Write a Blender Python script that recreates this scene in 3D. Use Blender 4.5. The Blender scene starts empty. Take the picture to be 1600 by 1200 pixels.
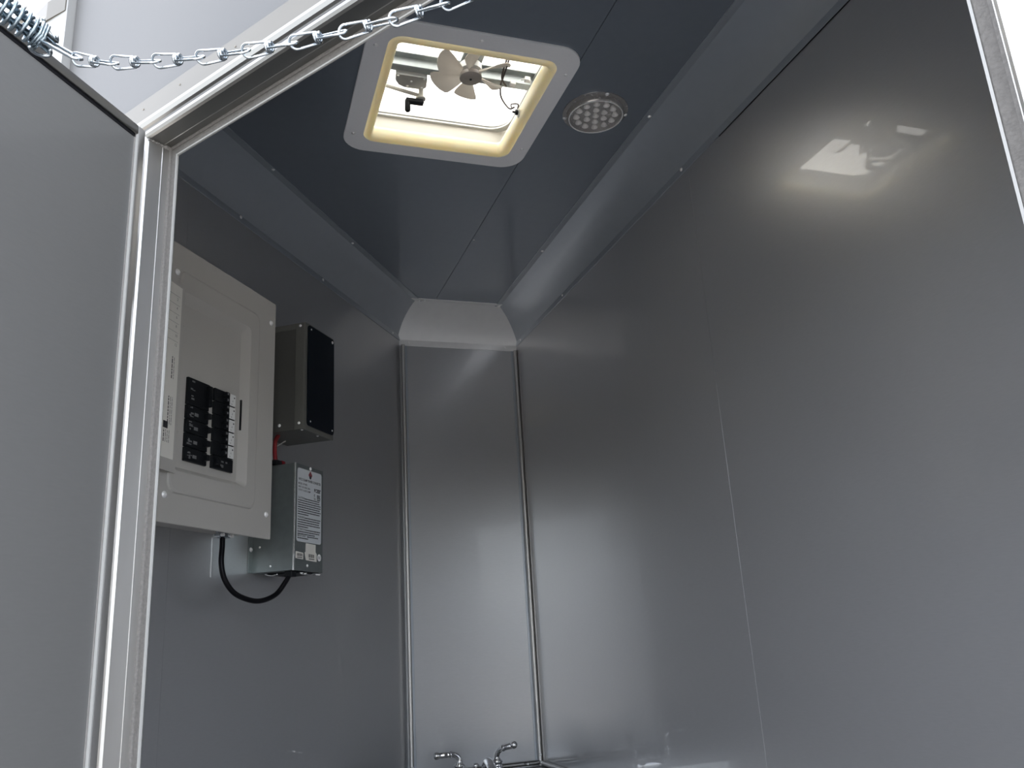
import bpy, bmesh, math, random
from mathutils import Vector, Matrix
random.seed(7)
sc = bpy.context.scene
PI = math.pi
Z0 = 1.10                      # lens height above the compartment floor

# ------------------------------------------------------------------ camera
cam_data = bpy.data.cameras.new('camera')
cam = bpy.data.objects.new('camera', cam_data)
sc.collection.objects.link(cam)
cam_data.sensor_width = 36.0
cam_data.lens = 36.0 * 1318.8 / 1600.0
cam_data.clip_start = 0.02
YAW, PITCH, ROLL = 0.334457, 0.290363, -0.05991
fw = Vector((math.sin(YAW) * math.cos(PITCH), math.cos(YAW) * math.cos(PITCH), math.sin(PITCH)))
rt = Vector((math.cos(YAW), -math.sin(YAW), 0))
up = rt.cross(fw)
r2 = math.cos(ROLL) * rt + math.sin(ROLL) * up
u2 = -math.sin(ROLL) * rt + math.cos(ROLL) * up
mw = Matrix.Identity(4)
for i in range(3):
    mw[i][0], mw[i][1], mw[i][2] = r2[i], u2[i], -fw[i]
mw[2][3] = Z0
cam.matrix_world = mw
sc.camera = cam

# ------------------------------------------------------------------ light
SUN_DIR = Vector((0.10, 0.62, 0.80)).normalized()          # towards the sun, behind the trailer
world = bpy.data.worlds.new('sky')
sc.world = world
world.use_nodes = True
wn = world.node_tree.nodes
wl = world.node_tree.links
wn.clear()
wo = wn.new('ShaderNodeOutputWorld')
wb = wn.new('ShaderNodeBackground')
ws = wn.new('ShaderNodeTexSky')
ws.sky_type = 'NISHITA'
ws.sun_disc = False
ws.sun_elevation = math.asin(SUN_DIR.z)
ws.sun_rotation = math.atan2(SUN_DIR.x, SUN_DIR.y)
ws.air_density = 1.0
ws.dust_density = 3.0
ws.ozone_density = 1.0
wb.inputs['Strength'].default_value = 0.80
hz = wn.new('ShaderNodeHueSaturation')          # thin high haze: a paler sky everywhere
hz.inputs['Saturation'].default_value = 0.34
wl.new(ws.outputs['Color'], hz.inputs['Color'])
wl.new(hz.outputs['Color'], wb.inputs['Color'])
wl.new(wb.outputs['Background'], wo.inputs['Surface'])
sun_data = bpy.data.lights.new('sun', 'SUN')
sun_data.energy = 5.0
sun_data.angle = math.radians(0.53)
sun_data.color = (1.0, 0.95, 0.86)
sun = bpy.data.objects.new('sun', sun_data)
sc.collection.objects.link(sun)
sun.rotation_euler = Vector((0, 0, 1)).rotation_difference(SUN_DIR).to_euler()
sun.location = SUN_DIR * 9
sc.view_settings.view_transform = 'Standard'
sc.view_settings.look = 'None'
sc.view_settings.gamma = 1.0
sc.view_settings.use_curve_mapping = False
sc.view_settings.exposure = 0.72

# ------------------------------------------------------------------ materials
MAT = {}


def mat(name, color, rough=0.5, metal=0.0, coat=0.0, coat_rough=0.1, noise=0.0, noise_scale=40.0, stretch=(1, 1, 1),
        bump=0.0, bump_scale=200.0, spec=0.5, trans=0.0, translucent=0.0, emit=0.0):
    m = bpy.data.materials.new(name)
    m.use_nodes = True
    nt = m.node_tree
    b = nt.nodes['Principled BSDF']
    b.inputs['Base Color'].default_value = (*color, 1)
    b.inputs['Roughness'].default_value = rough
    b.inputs['Metallic'].default_value = metal
    b.inputs['Coat Weight'].default_value = coat
    b.inputs['Coat Roughness'].default_value = coat_rough
    b.inputs['Specular IOR Level'].default_value = spec
    b.inputs['Transmission Weight'].default_value = trans
    tc = nt.nodes.new('ShaderNodeTexCoord')
    mp = nt.nodes.new('ShaderNodeMapping')
    mp.inputs['Scale'].default_value = stretch
    nt.links.new(tc.outputs['Object'], mp.inputs['Vector'])
    if noise > 0:
        n = nt.nodes.new('ShaderNodeTexNoise')
        n.inputs['Scale'].default_value = noise_scale
        n.inputs['Detail'].default_value = 5
        nt.links.new(mp.outputs['Vector'], n.inputs['Vector'])
        mx = nt.nodes.new('ShaderNodeMix')
        mx.data_type = 'RGBA'
        mx.inputs['A'].default_value = (*[max(0, c * (1 - noise)) for c in color], 1)
        mx.inputs['B'].default_value = (*[min(1, c * (1 + noise)) for c in color], 1)
        nt.links.new(n.outputs['Fac'], mx.inputs['Factor'])
        nt.links.new(mx.outputs['Result'], b.inputs['Base Color'])
        rr = nt.nodes.new('ShaderNodeMapRange')
        rr.inputs['To Min'].default_value = max(0.02, rough - 0.12 * noise)
        rr.inputs['To Max'].default_value = min(1, rough + 0.3 * noise)
        nt.links.new(n.outputs['Fac'], rr.inputs['Value'])
        nt.links.new(rr.outputs['Result'], b.inputs['Roughness'])
    if bump > 0:
        n2 = nt.nodes.new('ShaderNodeTexNoise')
        n2.inputs['Scale'].default_value = bump_scale
        n2.inputs['Detail'].default_value = 3
        nt.links.new(mp.outputs['Vector'], n2.inputs['Vector'])
        bp = nt.nodes.new('ShaderNodeBump')
        bp.inputs['Strength'].default_value = bump
        bp.inputs['Distance'].default_value = 0.001
        nt.links.new(n2.outputs['Fac'], bp.inputs['Height'])
        nt.links.new(bp.outputs['Normal'], b.inputs['Normal'])
    if translucent > 0:
        t = nt.nodes.new('ShaderNodeBsdfTranslucent')
        t.inputs['Color'].default_value = (*color, 1)
        ms = nt.nodes.new('ShaderNodeMixShader')
        ms.inputs['Fac'].default_value = translucent
        out = nt.nodes['Material Output']
        nt.links.new(b.outputs['BSDF'], ms.inputs[1])
        nt.links.new(t.outputs['BSDF'], ms.inputs[2])
        nt.links.new(ms.outputs['Shader'], out.inputs['Surface'])
    MAT[name] = m
    return m


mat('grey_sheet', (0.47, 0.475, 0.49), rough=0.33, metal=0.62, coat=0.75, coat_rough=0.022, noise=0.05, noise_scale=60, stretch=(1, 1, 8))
mat('ceiling_sheet', (0.25, 0.285, 0.335), rough=0.36, metal=0.6, coat=0.75, coat_rough=0.04, noise=0.05, noise_scale=50)  # wall sheet made darker and bluer: shade and sky reflection in the colour
mat('cove_sheet', (0.42, 0.455, 0.50), rough=0.34, metal=0.6, coat=0.5, coat_rough=0.10, noise=0.04, noise_scale=40)  # blue cast in the colour stands for sky reflected in grey sheet
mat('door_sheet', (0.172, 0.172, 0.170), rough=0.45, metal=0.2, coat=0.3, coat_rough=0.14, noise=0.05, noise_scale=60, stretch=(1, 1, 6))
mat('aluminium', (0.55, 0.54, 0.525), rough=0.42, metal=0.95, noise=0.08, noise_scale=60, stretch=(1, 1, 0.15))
mat('aluminium_header', (0.25, 0.245, 0.235), rough=0.33, metal=0.95, noise=0.08, noise_scale=60, stretch=(0.15, 1, 1))  # darker copy of aluminium: the header's dimmer reflection put into the colour
mat('lit_cove', (0.84, 0.84, 0.84), rough=0.38, metal=0.25, coat=0.4, coat_rough=0.12, noise=0.04, noise_scale=40)  # same sheet as the other coves, colour lightened for light from the doorway
mat('flange_aluminium', (0.135, 0.126, 0.108), rough=0.42, metal=0.6, noise=0.12, noise_scale=30, stretch=(0.2, 1, 1))  # beige; same metal as the frame, colour darkened against the bright sky
mat('bright_trim', (0.85, 0.85, 0.84), rough=0.22, metal=0.9)
mat('white_lip', (0.40, 0.40, 0.39), rough=0.35)
mat('seal', (0.17, 0.163, 0.155), rough=0.85, noise=0.35, noise_scale=350, bump=0.6, bump_scale=500)
mat('exterior_skin', (0.122, 0.122, 0.122), rough=0.5, noise=0.04, noise_scale=6, spec=0.25)
mat('exterior_white', (0.30, 0.30, 0.295), rough=0.35, noise=0.03, noise_scale=20)
mat('wall_core', (0.25, 0.23, 0.2), rough=0.8, noise=0.1)
mat('galvanised', (0.40, 0.43, 0.43), rough=0.38, metal=0.85, noise=0.14, noise_scale=90)
mat('zinc', (0.58, 0.63, 0.67), rough=0.22, metal=1.0, noise=0.06, noise_scale=120)
mat('zinc_spring', (0.33, 0.40, 0.45), rough=0.25, metal=1.0, noise=0.06, noise_scale=120)
mat('screw_metal', (0.97, 0.97, 0.97), rough=0.35, metal=0.35, noise=0.03)
mat('panel_paint', (0.46, 0.445, 0.42), rough=0.42, noise=0.03, noise_scale=300, bump=0.08, bump_scale=900)
mat('black_plastic', (0.008, 0.009, 0.011), rough=0.4, noise=0.1, spec=0.2)
mat('print_grey', (0.16, 0.16, 0.165), rough=0.6, noise=0.2, noise_scale=400)
mat('white_plastic', (0.74, 0.74, 0.73), rough=0.4, noise=0.03)
mat('label_white', (0.60, 0.63, 0.66), rough=0.4, noise=0.02)
mat('paper_white', (0.75, 0.73, 0.68), rough=0.6, noise=0.03)
mat('ink', (0.025, 0.025, 0.03), rough=0.6, noise=0.1)
mat('ink_red', (0.22, 0.05, 0.06), rough=0.6, noise=0.1)
mat('box_metal', (0.125, 0.125, 0.115), rough=0.4, metal=0.3, noise=0.06, noise_scale=150)
mat('box_hem', (0.20, 0.20, 0.185), rough=0.35, metal=0.4, noise=0.06, noise_scale=150)
mat('navy_cover', (0.004, 0.0065, 0.011), rough=0.35, noise=0.1, spec=0.15)
mat('converter_metal', (0.27, 0.30, 0.30), rough=0.38, metal=0.75, noise=0.12, noise_scale=70)
mat('black_rubber', (0.006, 0.006, 0.008), rough=0.3, noise=0.1, spec=0.15)
mat('red_plastic', (0.24, 0.012, 0.018), rough=0.4, noise=0.08)
m_ = mat('cream_plastic', (0.93, 0.80, 0.61), rough=0.38)
_b = m_.node_tree.nodes['Principled BSDF']
_b.inputs['Subsurface Weight'].default_value = 1.0
_b.inputs['Subsurface Radius'].default_value = (0.022, 0.019, 0.014)
_b.inputs['Subsurface Scale'].default_value = 1.0
mat('flange_plastic', (0.88, 0.88, 0.90), rough=0.5, noise=0.03, noise_scale=200)
mat('riser_white', (0.62, 0.60, 0.54), rough=0.5, noise=0.03)
mat('dome_plastic', (0.93, 0.91, 0.84), rough=0.4, noise=0.02, translucent=0.38)
mat('fan_plastic', (0.66, 0.61, 0.54), rough=0.55, noise=0.05, noise_scale=60)
mat('fan_hub', (0.33, 0.30, 0.28), rough=0.5, noise=0.06)
mat('motor_metal', (0.45, 0.45, 0.44), rough=0.45, metal=0.6, noise=0.1, noise_scale=100)
mat('wire_brown', (0.05, 0.035, 0.03), rough=0.5, noise=0.1)
m_ = mat('lens_clear', (0.75, 0.73, 0.72), rough=0.15, noise=0.0, bump=0.3, bump_scale=300)
_t = m_.node_tree.nodes.new('ShaderNodeBsdfTransparent')
_x = m_.node_tree.nodes.new('ShaderNodeMixShader')
_x.inputs['Fac'].default_value = 0.86
m_.node_tree.links.new(m_.node_tree.nodes['Principled BSDF'].outputs['BSDF'], _x.inputs[1])
m_.node_tree.links.new(_t.outputs['BSDF'], _x.inputs[2])
m_.node_tree.links.new(_x.outputs['Shader'], m_.node_tree.nodes['Material Output'].inputs['Surface'])
mat('reflector', (0.40, 0.385, 0.375), rough=0.25, metal=0.6, noise=0.15, noise_scale=200)
mat('led_cup', (0.92, 0.90, 0.88), rough=0.25, metal=0.15, noise=0.04)
mat('chrome', (0.72, 0.72, 0.73), rough=0.07, metal=1.0, noise=0.03)
mat('counter_metal', (0.55, 0.56, 0.57), rough=0.3, metal=0.9, noise=0.08, noise_scale=60, stretch=(0.2, 1, 1))
mat('floor_rubber', (0.24, 0.24, 0.24), rough=0.6, noise=0.2, noise_scale=60, bump=0.3)
mat('gravel', (0.28, 0.27, 0.255), rough=0.9, noise=0.3, noise_scale=30, bump=0.6, bump_scale=60)
mat('sealant', (0.26, 0.25, 0.24), rough=0.6, noise=0.2, noise_scale=120)

# ------------------------------------------------------------------ object helpers
ANCH = {}
COL = sc.collection


def finish(name, bm, m, parent=None, smooth=False, frame=None, auto=None):
    """bm holds coordinates of `frame`; parent (if any) supplies the anchor."""
    bmesh.ops.recalc_face_normals(bm, faces=bm.faces)
    me = bpy.data.meshes.new(name)
    if parent is not None:
        a = ANCH.get(parent.name, Vector((0, 0, 0)))
        for v in bm.verts:
            v.co -= a
    if smooth:
        for f in bm.faces:
            f.smooth = True
    bm.to_mesh(me)
    bm.free()
    if auto is not None:
        try:
            me.set_sharp_from_angle(angle=math.radians(auto))
        except Exception:
            pass
    me.materials.append(MAT[m])
    o = bpy.data.objects.new(name, me)
    COL.objects.link(o)
    if parent is not None:
        o.parent = parent
        ANCH[o.name] = ANCH.get(parent.name, Vector((0, 0, 0)))
    elif frame is not None:
        o.matrix_world = frame
    return o


def thing(name, label, cat, frame=None, anchor=(0, 0, 0), group=None):
    o = bpy.data.objects.new(name, None)
    o.empty_display_size = 0.05
    COL.objects.link(o)
    fr = frame or Matrix.Identity(4)
    o.matrix_world = fr @ Matrix.Translation(Vector(anchor))
    ANCH[o.name] = Vector(anchor)
    tag(o, label, cat, group)
    return o


def tag(o, label, cat, group=None):
    o['label'] = label
    o['category'] = cat
    if group:
        o['group'] = group
    return o


def struct(o, label=None, cat=None):
    o['kind'] = 'structure'
    if label:
        o['label'] = label
    if cat:
        o['category'] = cat
    return o


def struct_root(name, frame=None, label=None, cat=None, anchor=(0, 0, 0)):
    o = bpy.data.objects.new(name, None)
    o.empty_display_size = 0.05
    COL.objects.link(o)
    fr = frame or Matrix.Identity(4)
    o.matrix_world = fr @ Matrix.Translation(Vector(anchor))
    ANCH[o.name] = Vector(anchor)
    return struct(o, label, cat)


def NB():
    return bmesh.new()


def box(bm, x0, x1, y0, y1, z0, z1, bevel=0.0, seg=2):
    vs = [bm.verts.new((x, y, z)) for x in (x0, x1) for y in (y0, y1) for z in (z0, z1)]
    q = [(0, 1, 3, 2), (4, 6, 7, 5), (0, 4, 5, 1), (2, 3, 7, 6), (0, 2, 6, 4), (1, 5, 7, 3)]
    fs = [bm.faces.new([vs[i] for i in f]) for f in q]
    if bevel > 0:
        es = set()
        for f in fs:
            es.update(f.edges)
        bmesh.ops.bevel(bm, geom=list(es), offset=bevel, segments=seg, affect='EDGES', profile=0.5)
    return bm


def prism(bm, poly, z0, z1):
    """vertical prism over 2-D outline"""
    a = [bm.verts.new((p[0], p[1], z0)) for p in poly]
    b = [bm.verts.new((p[0], p[1], z1)) for p in poly]
    n = len(poly)
    bm.faces.new(a)
    bm.faces.new(b)
    for i in range(n):
        bm.faces.new((a[i], a[(i + 1) % n], b[(i + 1) % n], b[i]))
    return bm


def prism_hole(bm, outer, inner, z0, z1):
    lo, li = [], []
    for z in (z0, z1):
        o = [bm.verts.new((p[0], p[1], z)) for p in outer]
        i = [bm.verts.new((p[0], p[1], z)) for p in inner]
        es = [bm.edges.new((o[k], o[(k + 1) % len(o)])) for k in range(len(o))]
        es += [bm.edges.new((i[k], i[(k + 1) % len(i)])) for k in range(len(i))]
        bmesh.ops.triangle_fill(bm, use_beauty=True, edges=es)
        lo.append(o)
        li.append(i)
    for L in (lo, li):
        n = len(L[0])
        for k in range(n):
            bm.faces.new((L[0][k], L[0][(k + 1) % n], L[1][(k + 1) % n], L[1][k]))
    return bm


def rrect(x0, x1, y0, y1, r, seg=5):
    pts = []
    for cx, cy, a0 in ((x1 - r, y1 - r, 0), (x0 + r, y1 - r, 90), (x0 + r, y0 + r, 180), (x1 - r, y0 + r, 270)):
        for k in range(seg + 1):
            a = math.radians(a0 + 90 * k / seg)
            pts.append((cx + r * math.cos(a), cy + r * math.sin(a)))
    return pts


def loops(bm, rings, close=False, cap0=False, cap1=False):
    vr = [[bm.verts.new(p) for p in r] for r in rings]
    n = len(vr[0])
    for a, b in zip(vr[:-1], vr[1:]):
        for k in range(n):
            bm.faces.new((a[k], a[(k + 1) % n], b[(k + 1) % n], b[k]))
    if close:
        a, b = vr[-1], vr[0]
        for k in range(n):
            bm.faces.new((a[k], a[(k + 1) % n], b[(k + 1) % n], b[k]))
    if cap0:
        bm.faces.new(vr[0])
    if cap1:
        bm.faces.new(vr[-1])
    return vr


def tube(bm, pts, r, sides=8, caps=True, closed=False):
    pts = [Vector(p) for p in pts]
    n = len(pts)
    rings = []
    prev = None
    for i in range(n):
        if closed:
            t = pts[(i + 1) % n] - pts[i - 1]
        else:
            t = pts[min(i + 1, n - 1)] - pts[max(i - 1, 0)]
        t.normalize()
        if prev is None:
            ref = Vector((0, 0, 1)) if abs(t.z) < 0.9 else Vector((1, 0, 0))
            nrm = t.cross(ref).normalized()
        else:
            nrm = (prev - t * prev.dot(t)).normalized()
        prev = nrm
        bi = t.cross(nrm)
        rr = r[i] if isinstance(r, (list, tuple)) else r
        rings.append([pts[i] + rr * (math.cos(2 * PI * k / sides) * nrm + math.sin(2 * PI * k / sides) * bi) for k in range(sides)])
    if closed:
        # find rotation offset for closing ring
        vr = [[bm.verts.new(p) for p in g] for g in rings]
        a, b = vr[-1], vr[0]
        best = min(range(sides), key=lambda s: (a[0].co - b[s].co).length)
        for q, w in zip(vr[:-1], vr[1:]):
            for k in range(sides):
                bm.faces.new((q[k], q[(k + 1) % sides], w[(k + 1) % sides], w[k]))
        for k in range(sides):
            bm.faces.new((a[k], a[(k + 1) % sides], b[(best + k + 1) % sides], b[(best + k) % sides]))
    else:
        loops(bm, rings, cap0=caps, cap1=caps)
    return bm


def smooth_path(pts, sub=6):
    """Catmull-Rom"""
    P = [Vector(p) for p in pts]
    out = []
    for i in range(len(P) - 1):
        p0, p1, p2, p3 = P[max(i - 1, 0)], P[i], P[i + 1], P[min(i + 2, len(P) - 1)]
        for k in range(sub):
            t = k / sub
            out.append(0.5 * ((2 * p1) + (p2 - p0) * t + (2 * p0 - 5 * p1 + 4 * p2 - p3) * t * t + (3 * p1 - p0 - 3 * p2 + p3) * t ** 3))
    out.append(P[-1])
    return out


def lathe(bm, prof, M=None, sides=24, ring=False):
    """prof: (r, h) pairs, spun about local z"""
    M = M or Matrix.Identity(4)
    rings = [[M @ Vector((r * math.cos(2 * PI * k / sides), r * math.sin(2 * PI * k / sides), h)) for k in range(sides)] for r, h in prof]
    if ring:
        loops(bm, rings, close=True)
    else:
        loops(bm, rings, cap0=prof[0][0] > 2e-4, cap1=prof[-1][0] > 2e-4)
    return bm


SCREW_ME = None


def screw(parent, pos, normal, r=0.0035, m='screw_metal', name='screw'):
    """small domed screw head with a cross recess; pos/normal in the parent's frame"""
    global SCREW_ME
    key = (m,)
    if SCREW_ME is None:
        SCREW_ME = {}
    if key not in SCREW_ME:
        bm = NB()
        prof = [(1.25, -0.25), (1.25, 0.02), (1.0, 0.10), (0.92, 0.38), (0.62, 0.58), (0.30, 0.64), (0.24, 0.48), (0.0001, 0.46)]
        lathe(bm, prof, sides=12)
        bmesh.ops.recalc_face_normals(bm, faces=bm.faces)
        for f in bm.faces:
            f.smooth = True
        me = bpy.data.meshes.new('screw')
        bm.to_mesh(me)
        bm.free()
        me.materials.append(MAT[m])
        SCREW_ME[key] = me
    o = bpy.data.objects.new(name, SCREW_ME[key])
    COL.objects.link(o)
    o.parent = parent
    a = ANCH.get(parent.name, Vector((0, 0, 0)))
    q = Vector((0, 0, 1)).rotation_difference(Vector(normal))
    o.matrix_local = Matrix.Translation(Vector(pos) - a) @ q.to_matrix().to_4x4() @ Matrix.Scale(r, 4)
    return o


def text_mesh(body, size, name, parent, M, m='ink', sx=1.0, bold=0.0, align='LEFT'):
    cu = bpy.data.curves.new(name, 'FONT')
    cu.body = body
    cu.size = size
    cu.align_x = align
    cu.resolution_u = 2
    cu.offset = bold
    t = bpy.data.objects.new(name, cu)
    COL.objects.link(t)
    dg = bpy.context.evaluated_depsgraph_get()
    me = bpy.data.meshes.new_from_object(t.evaluated_get(dg))
    bpy.data.objects.remove(t)
    bpy.data.curves.remove(cu)
    me.transform(Matrix.Scale(sx, 4, (1, 0, 0)))
    me.materials.clear()
    me.materials.append(MAT[m])
    o = bpy.data.objects.new(name, me)
    COL.objects.link(o)
    o.parent = parent
    a = ANCH.get(parent.name, Vector((0, 0, 0)))
    o.matrix_local = Matrix.Translation(-a) @ M
    return o


def wallM(u, off, z, rot=0.0):
    """text facing the room from the left wall frame: x along +u, up = z"""
    return Matrix.Translation((u, -off, z)) @ Matrix.Rotation(PI / 2, 4, 'X') @ Matrix.Rotation(rot, 4, 'Z')


# ------------------------------------------------------------------ frames
AA = math.radians(35.0)
dA = Vector((math.sin(AA), math.cos(AA), 0))
nA = Vector((-math.cos(AA), math.sin(AA), 0))
CA = 1.0568
FA = Matrix(((dA.x, nA.x, 0, CA * nA.x), (dA.y, nA.y, 0, CA * nA.y), (0, 0, 1, Z0), (0, 0, 0, 1)))   # left wall: x along, y into wall
BB = math.radians(36.0)
dB = Vector((math.sin(BB), -math.cos(BB), 0))
nB = Vector((math.cos(BB), math.sin(BB), 0))
P0 = Vector((-0.0752, 1.0381, 0))
FB = Matrix(((dB.x, nB.x, 0, P0.x), (dB.y, nB.y, 0, P0.y), (0, 0, 1, Z0), (0, 0, 0, 1)))             # door wall: x to right jamb, y inward
CB = nB.dot(P0)
XR, YB, YF, H = 0.92, 2.578, 0.226, 1.05       # right wall, back wall, near side wall, ceiling (above lens)
TIP = (-0.3237, 1.3801)
XL = 0.515
FL = -Z0                                        # floor, relative to lens
HD = 0.62                                       # clear opening top
DW = 0.876                                      # clear opening width


def W(z):
    return z + Z0


# ------------------------------------------------------------------ ground, floor, ceiling
bm = NB()
box(bm, -14, 14, -14, 14, -0.60, -0.45)
struct(finish('ground', bm, 'gravel'), 'pale gravel yard the trailer stands on', 'ground')

foot = [TIP, (XL, YB), (XR, YB), (XR, YF), (XL, YF)]
big = [(TIP[0] - 0.05, TIP[1]), (XL - 0.02, YB + 0.045), (XR + 0.045, YB + 0.045), (XR + 0.045, YF - 0.045), (XL - 0.02, YF - 0.045)]
bm = NB()
prism(bm, big, -0.12, -0.0)
struct(finish('floor', bm, 'floor_rubber'), 'grey rubber floor of the trailer compartment', 'floor')

VX0, VX1, VY0, VY1 = 0.206, 0.614, 1.215, 1.640         # vent flange outline
vc = ((VX0 + VX1) / 2, (VY0 + VY1) / 2)
hole = [(0.232, 1.240), (0.588, 1.240), (0.588, 1.615), (0.232, 1.615)]
ceil = struct_root('ceiling', None, 'grey sheet ceiling in two panels around the roof vent', 'ceiling', (0, 0, W(H)))
SEAM = 0.6105
bm = NB()
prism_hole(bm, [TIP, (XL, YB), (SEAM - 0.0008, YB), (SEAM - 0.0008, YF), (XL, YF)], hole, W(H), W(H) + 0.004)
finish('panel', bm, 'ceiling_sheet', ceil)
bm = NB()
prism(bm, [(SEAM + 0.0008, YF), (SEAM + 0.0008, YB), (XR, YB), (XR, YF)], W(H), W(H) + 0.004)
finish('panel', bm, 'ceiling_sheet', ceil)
bm = NB()
prism_hole(bm, [(TIP[0] - 0.05, TIP[1]), (XL - 0.02, YB + 0.045), (XR + 0.045, YB + 0.045), (XR + 0.045, YF - 0.045), (XL - 0.02, YF - 0.045)],
           hole, W(H) + 0.004, W(H) + 0.05)
finish('roof_deck', bm, 'exterior_white', ceil)
for (x, y) in ((0.772, 0.92), (SEAM + 0.006, 2.02), (SEAM + 0.006, 0.7)):
    screw(ceil, (x, y, W(H)), (0, 0, -1), 0.0022)

# ------------------------------------------------------------------ walls
w = struct_root('wall_left', FA, 'slanted grey nose wall carrying the electrical boxes', 'wall', (1.7, 0, FL))
uT = Vector((TIP[0], TIP[1], 0)).dot(dA)
uE = Vector((XL, YB, 0)).dot(dA)
bm = NB()
box(bm, uT - 0.02, uE + 0.03, 0.0025, 0.045, FL - 0.1, H + 0.02)
finish('wall_core', bm, 'wall_core', w)
bm = NB()
box(bm, 1.336, uE + 0.02, 0.0, 0.003, FL, H + 0.01)
finish('panel', bm, 'grey_sheet', w)
bm = NB()
box(bm, uT - 0.01, 1.3348, -0.0006, 0.003, FL, 0.9525)
finish('panel', bm, 'grey_sheet', w)
bm = NB()
box(bm, uT - 0.01, 1.3348, 0.0006, 0.003, 0.9535, H + 0.01)
finish('panel', bm, 'grey_sheet', w)

w = struct_root('wall_right', None, 'tall grey sheet partition wall with a vertical seam', 'wall', (XR, 1.4, 0))
bm = NB()
box(bm, XR + 0.003, XR + 0.045, YF - 0.05, YB + 0.05, -0.1, W(H) + 0.02)
finish('wall_core', bm, 'wall_core', w)
SR = 1.403
bm = NB()
box(bm, XR, XR + 0.0035, SR + 0.0003, YB + 0.02, 0, W(H) + 0.01)
finish('panel', bm, 'grey_sheet', w)
bm = NB()
box(bm, XR + 0.0005, XR + 0.0035, YF - 0.02, SR - 0.0001, 0, W(H) + 0.01)
finish('panel', bm, 'grey_sheet', w)

bm = NB()
box(bm, XL - 0.03, XR + 0.01, YB, YB + 0.045, -0.1, W(H) + 0.02)
struct(finish('wall_back', bm, 'grey_sheet'), 'narrow grey wall at the far end between corner trims', 'wall')
bm = NB()
box(bm, XL, XR + 0.01, YF - 0.045, YF, -0.1, W(H) + 0.02)
struct(finish('wall_front', bm, 'grey_sheet'), 'short near side wall right of the doorway', 'wall')

# door wall: sheet pieces around the opening (x along wall, y inward)
TH = 0.034
w = struct_root('wall_door', FB, 'pale grey outer trailer wall around the doorway', 'wall', (0, 0, FL))
uTip = (Vector((TIP[0], TIP[1], 0)) - P0).dot(dB)
uEnd = (XL + 0.0752) / dB.x
FW = 0.03
for (a, b, c, d) in ((uTip - 0.0, -FW, FL - 0.35, H + 0.05), (-FW, DW + FW, HD + FW, H + 0.05), (DW + FW, uEnd + 0.02, FL - 0.35, H + 0.05), (-FW, DW + FW, FL - 0.35, FL)):
    bm = NB()
    box(bm, a, b, -TH + 0.003, 0.0, c, d)
    finish('wall_core', bm, 'grey_sheet', w)
for (a, b, c, d) in ((-0.25, -FW, FL - 0.35, HD + 0.05), (-0.25, uEnd + 0.02, HD + 0.05, H + 0.05), (DW + FW, uEnd + 0.03, FL - 0.35, HD + 0.05)):
    bm = NB()
    box(bm, a, b, -TH, -TH + 0.003, c, d)
    finish('outer_skin', bm, 'exterior_skin' if a < 0 else 'exterior_white', w)
# white nose cap on the V of the trailer, outside
bm = NB()
cap = [(-0.252, -0.046), (-0.30, -0.052), (-0.36, -0.050), (-0.42, -0.038), (-0.46, -0.01), (-0.47, 0.03), (-0.44, 0.03), (-0.42, -0.005), (-0.36, -0.018), (-0.252, -0.03)]
prism(bm, cap, FL - 0.35, H + 0.10)
co = thing('nose_cap', 'white vertical cap on the trailer nose behind the spring', 'trim', FB, (-0.36, -0.03, FL - 0.35))
finish('cap_body', bm, 'exterior_white', co, smooth=True, auto=40)
bm = NB()
prism(bm, [(-0.256, -0.048), (-0.30, -0.0545), (-0.36, -0.0525), (-0.42, -0.0405), (-0.46, -0.012), (-0.45, -0.005), (-0.415, -0.03), (-0.36, -0.045), (-0.256, -0.042)], 0.957, 0.992)
finish('band', bm, 'flange_aluminium', co)

# rest of the trailer body behind the partition, with vertical seam strips
tb_ = struct_root('trailer_body', None, 'long pale box of the trailer continuing right of the doorway', 'trailer', (2.6, 1.4, -0.1))
bm = NB()
box(bm, XR + 0.046, 4.6, YF - 0.045, YB + 0.045, -0.12, W(H) + 0.05, 0.01, 2)
finish('body_shell', bm, 'exterior_skin', tb_)
for x in (1.6, 2.2, 2.8, 3.4, 4.0):
    bm = NB()
    box(bm, x - 0.012, x + 0.012, YF - 0.049, YF - 0.044, -0.1, W(H) + 0.03, 0.001, 1)
    finish('seam_strip', bm, 'exterior_white', tb_)
for y in (YF + 0.05, YB - 0.25):
    for x in (2.3, 3.0):
        bm = NB()
        Mw = Matrix.Translation((x, y, -0.13)) @ Matrix.Rotation(PI / 2, 4, 'X')
        lathe(bm, [(0.10, -0.09), (0.27, -0.10), (0.32, -0.06), (0.32, 0.06), (0.27, 0.10), (0.10, 0.09)], Mw, 28)
        finish('wheel', bm, 'black_rubber', tb_, smooth=True, auto=40)

# ------------------------------------------------------------------ coves (trim_1 left, trim_2 right, trim_3 back)


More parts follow.
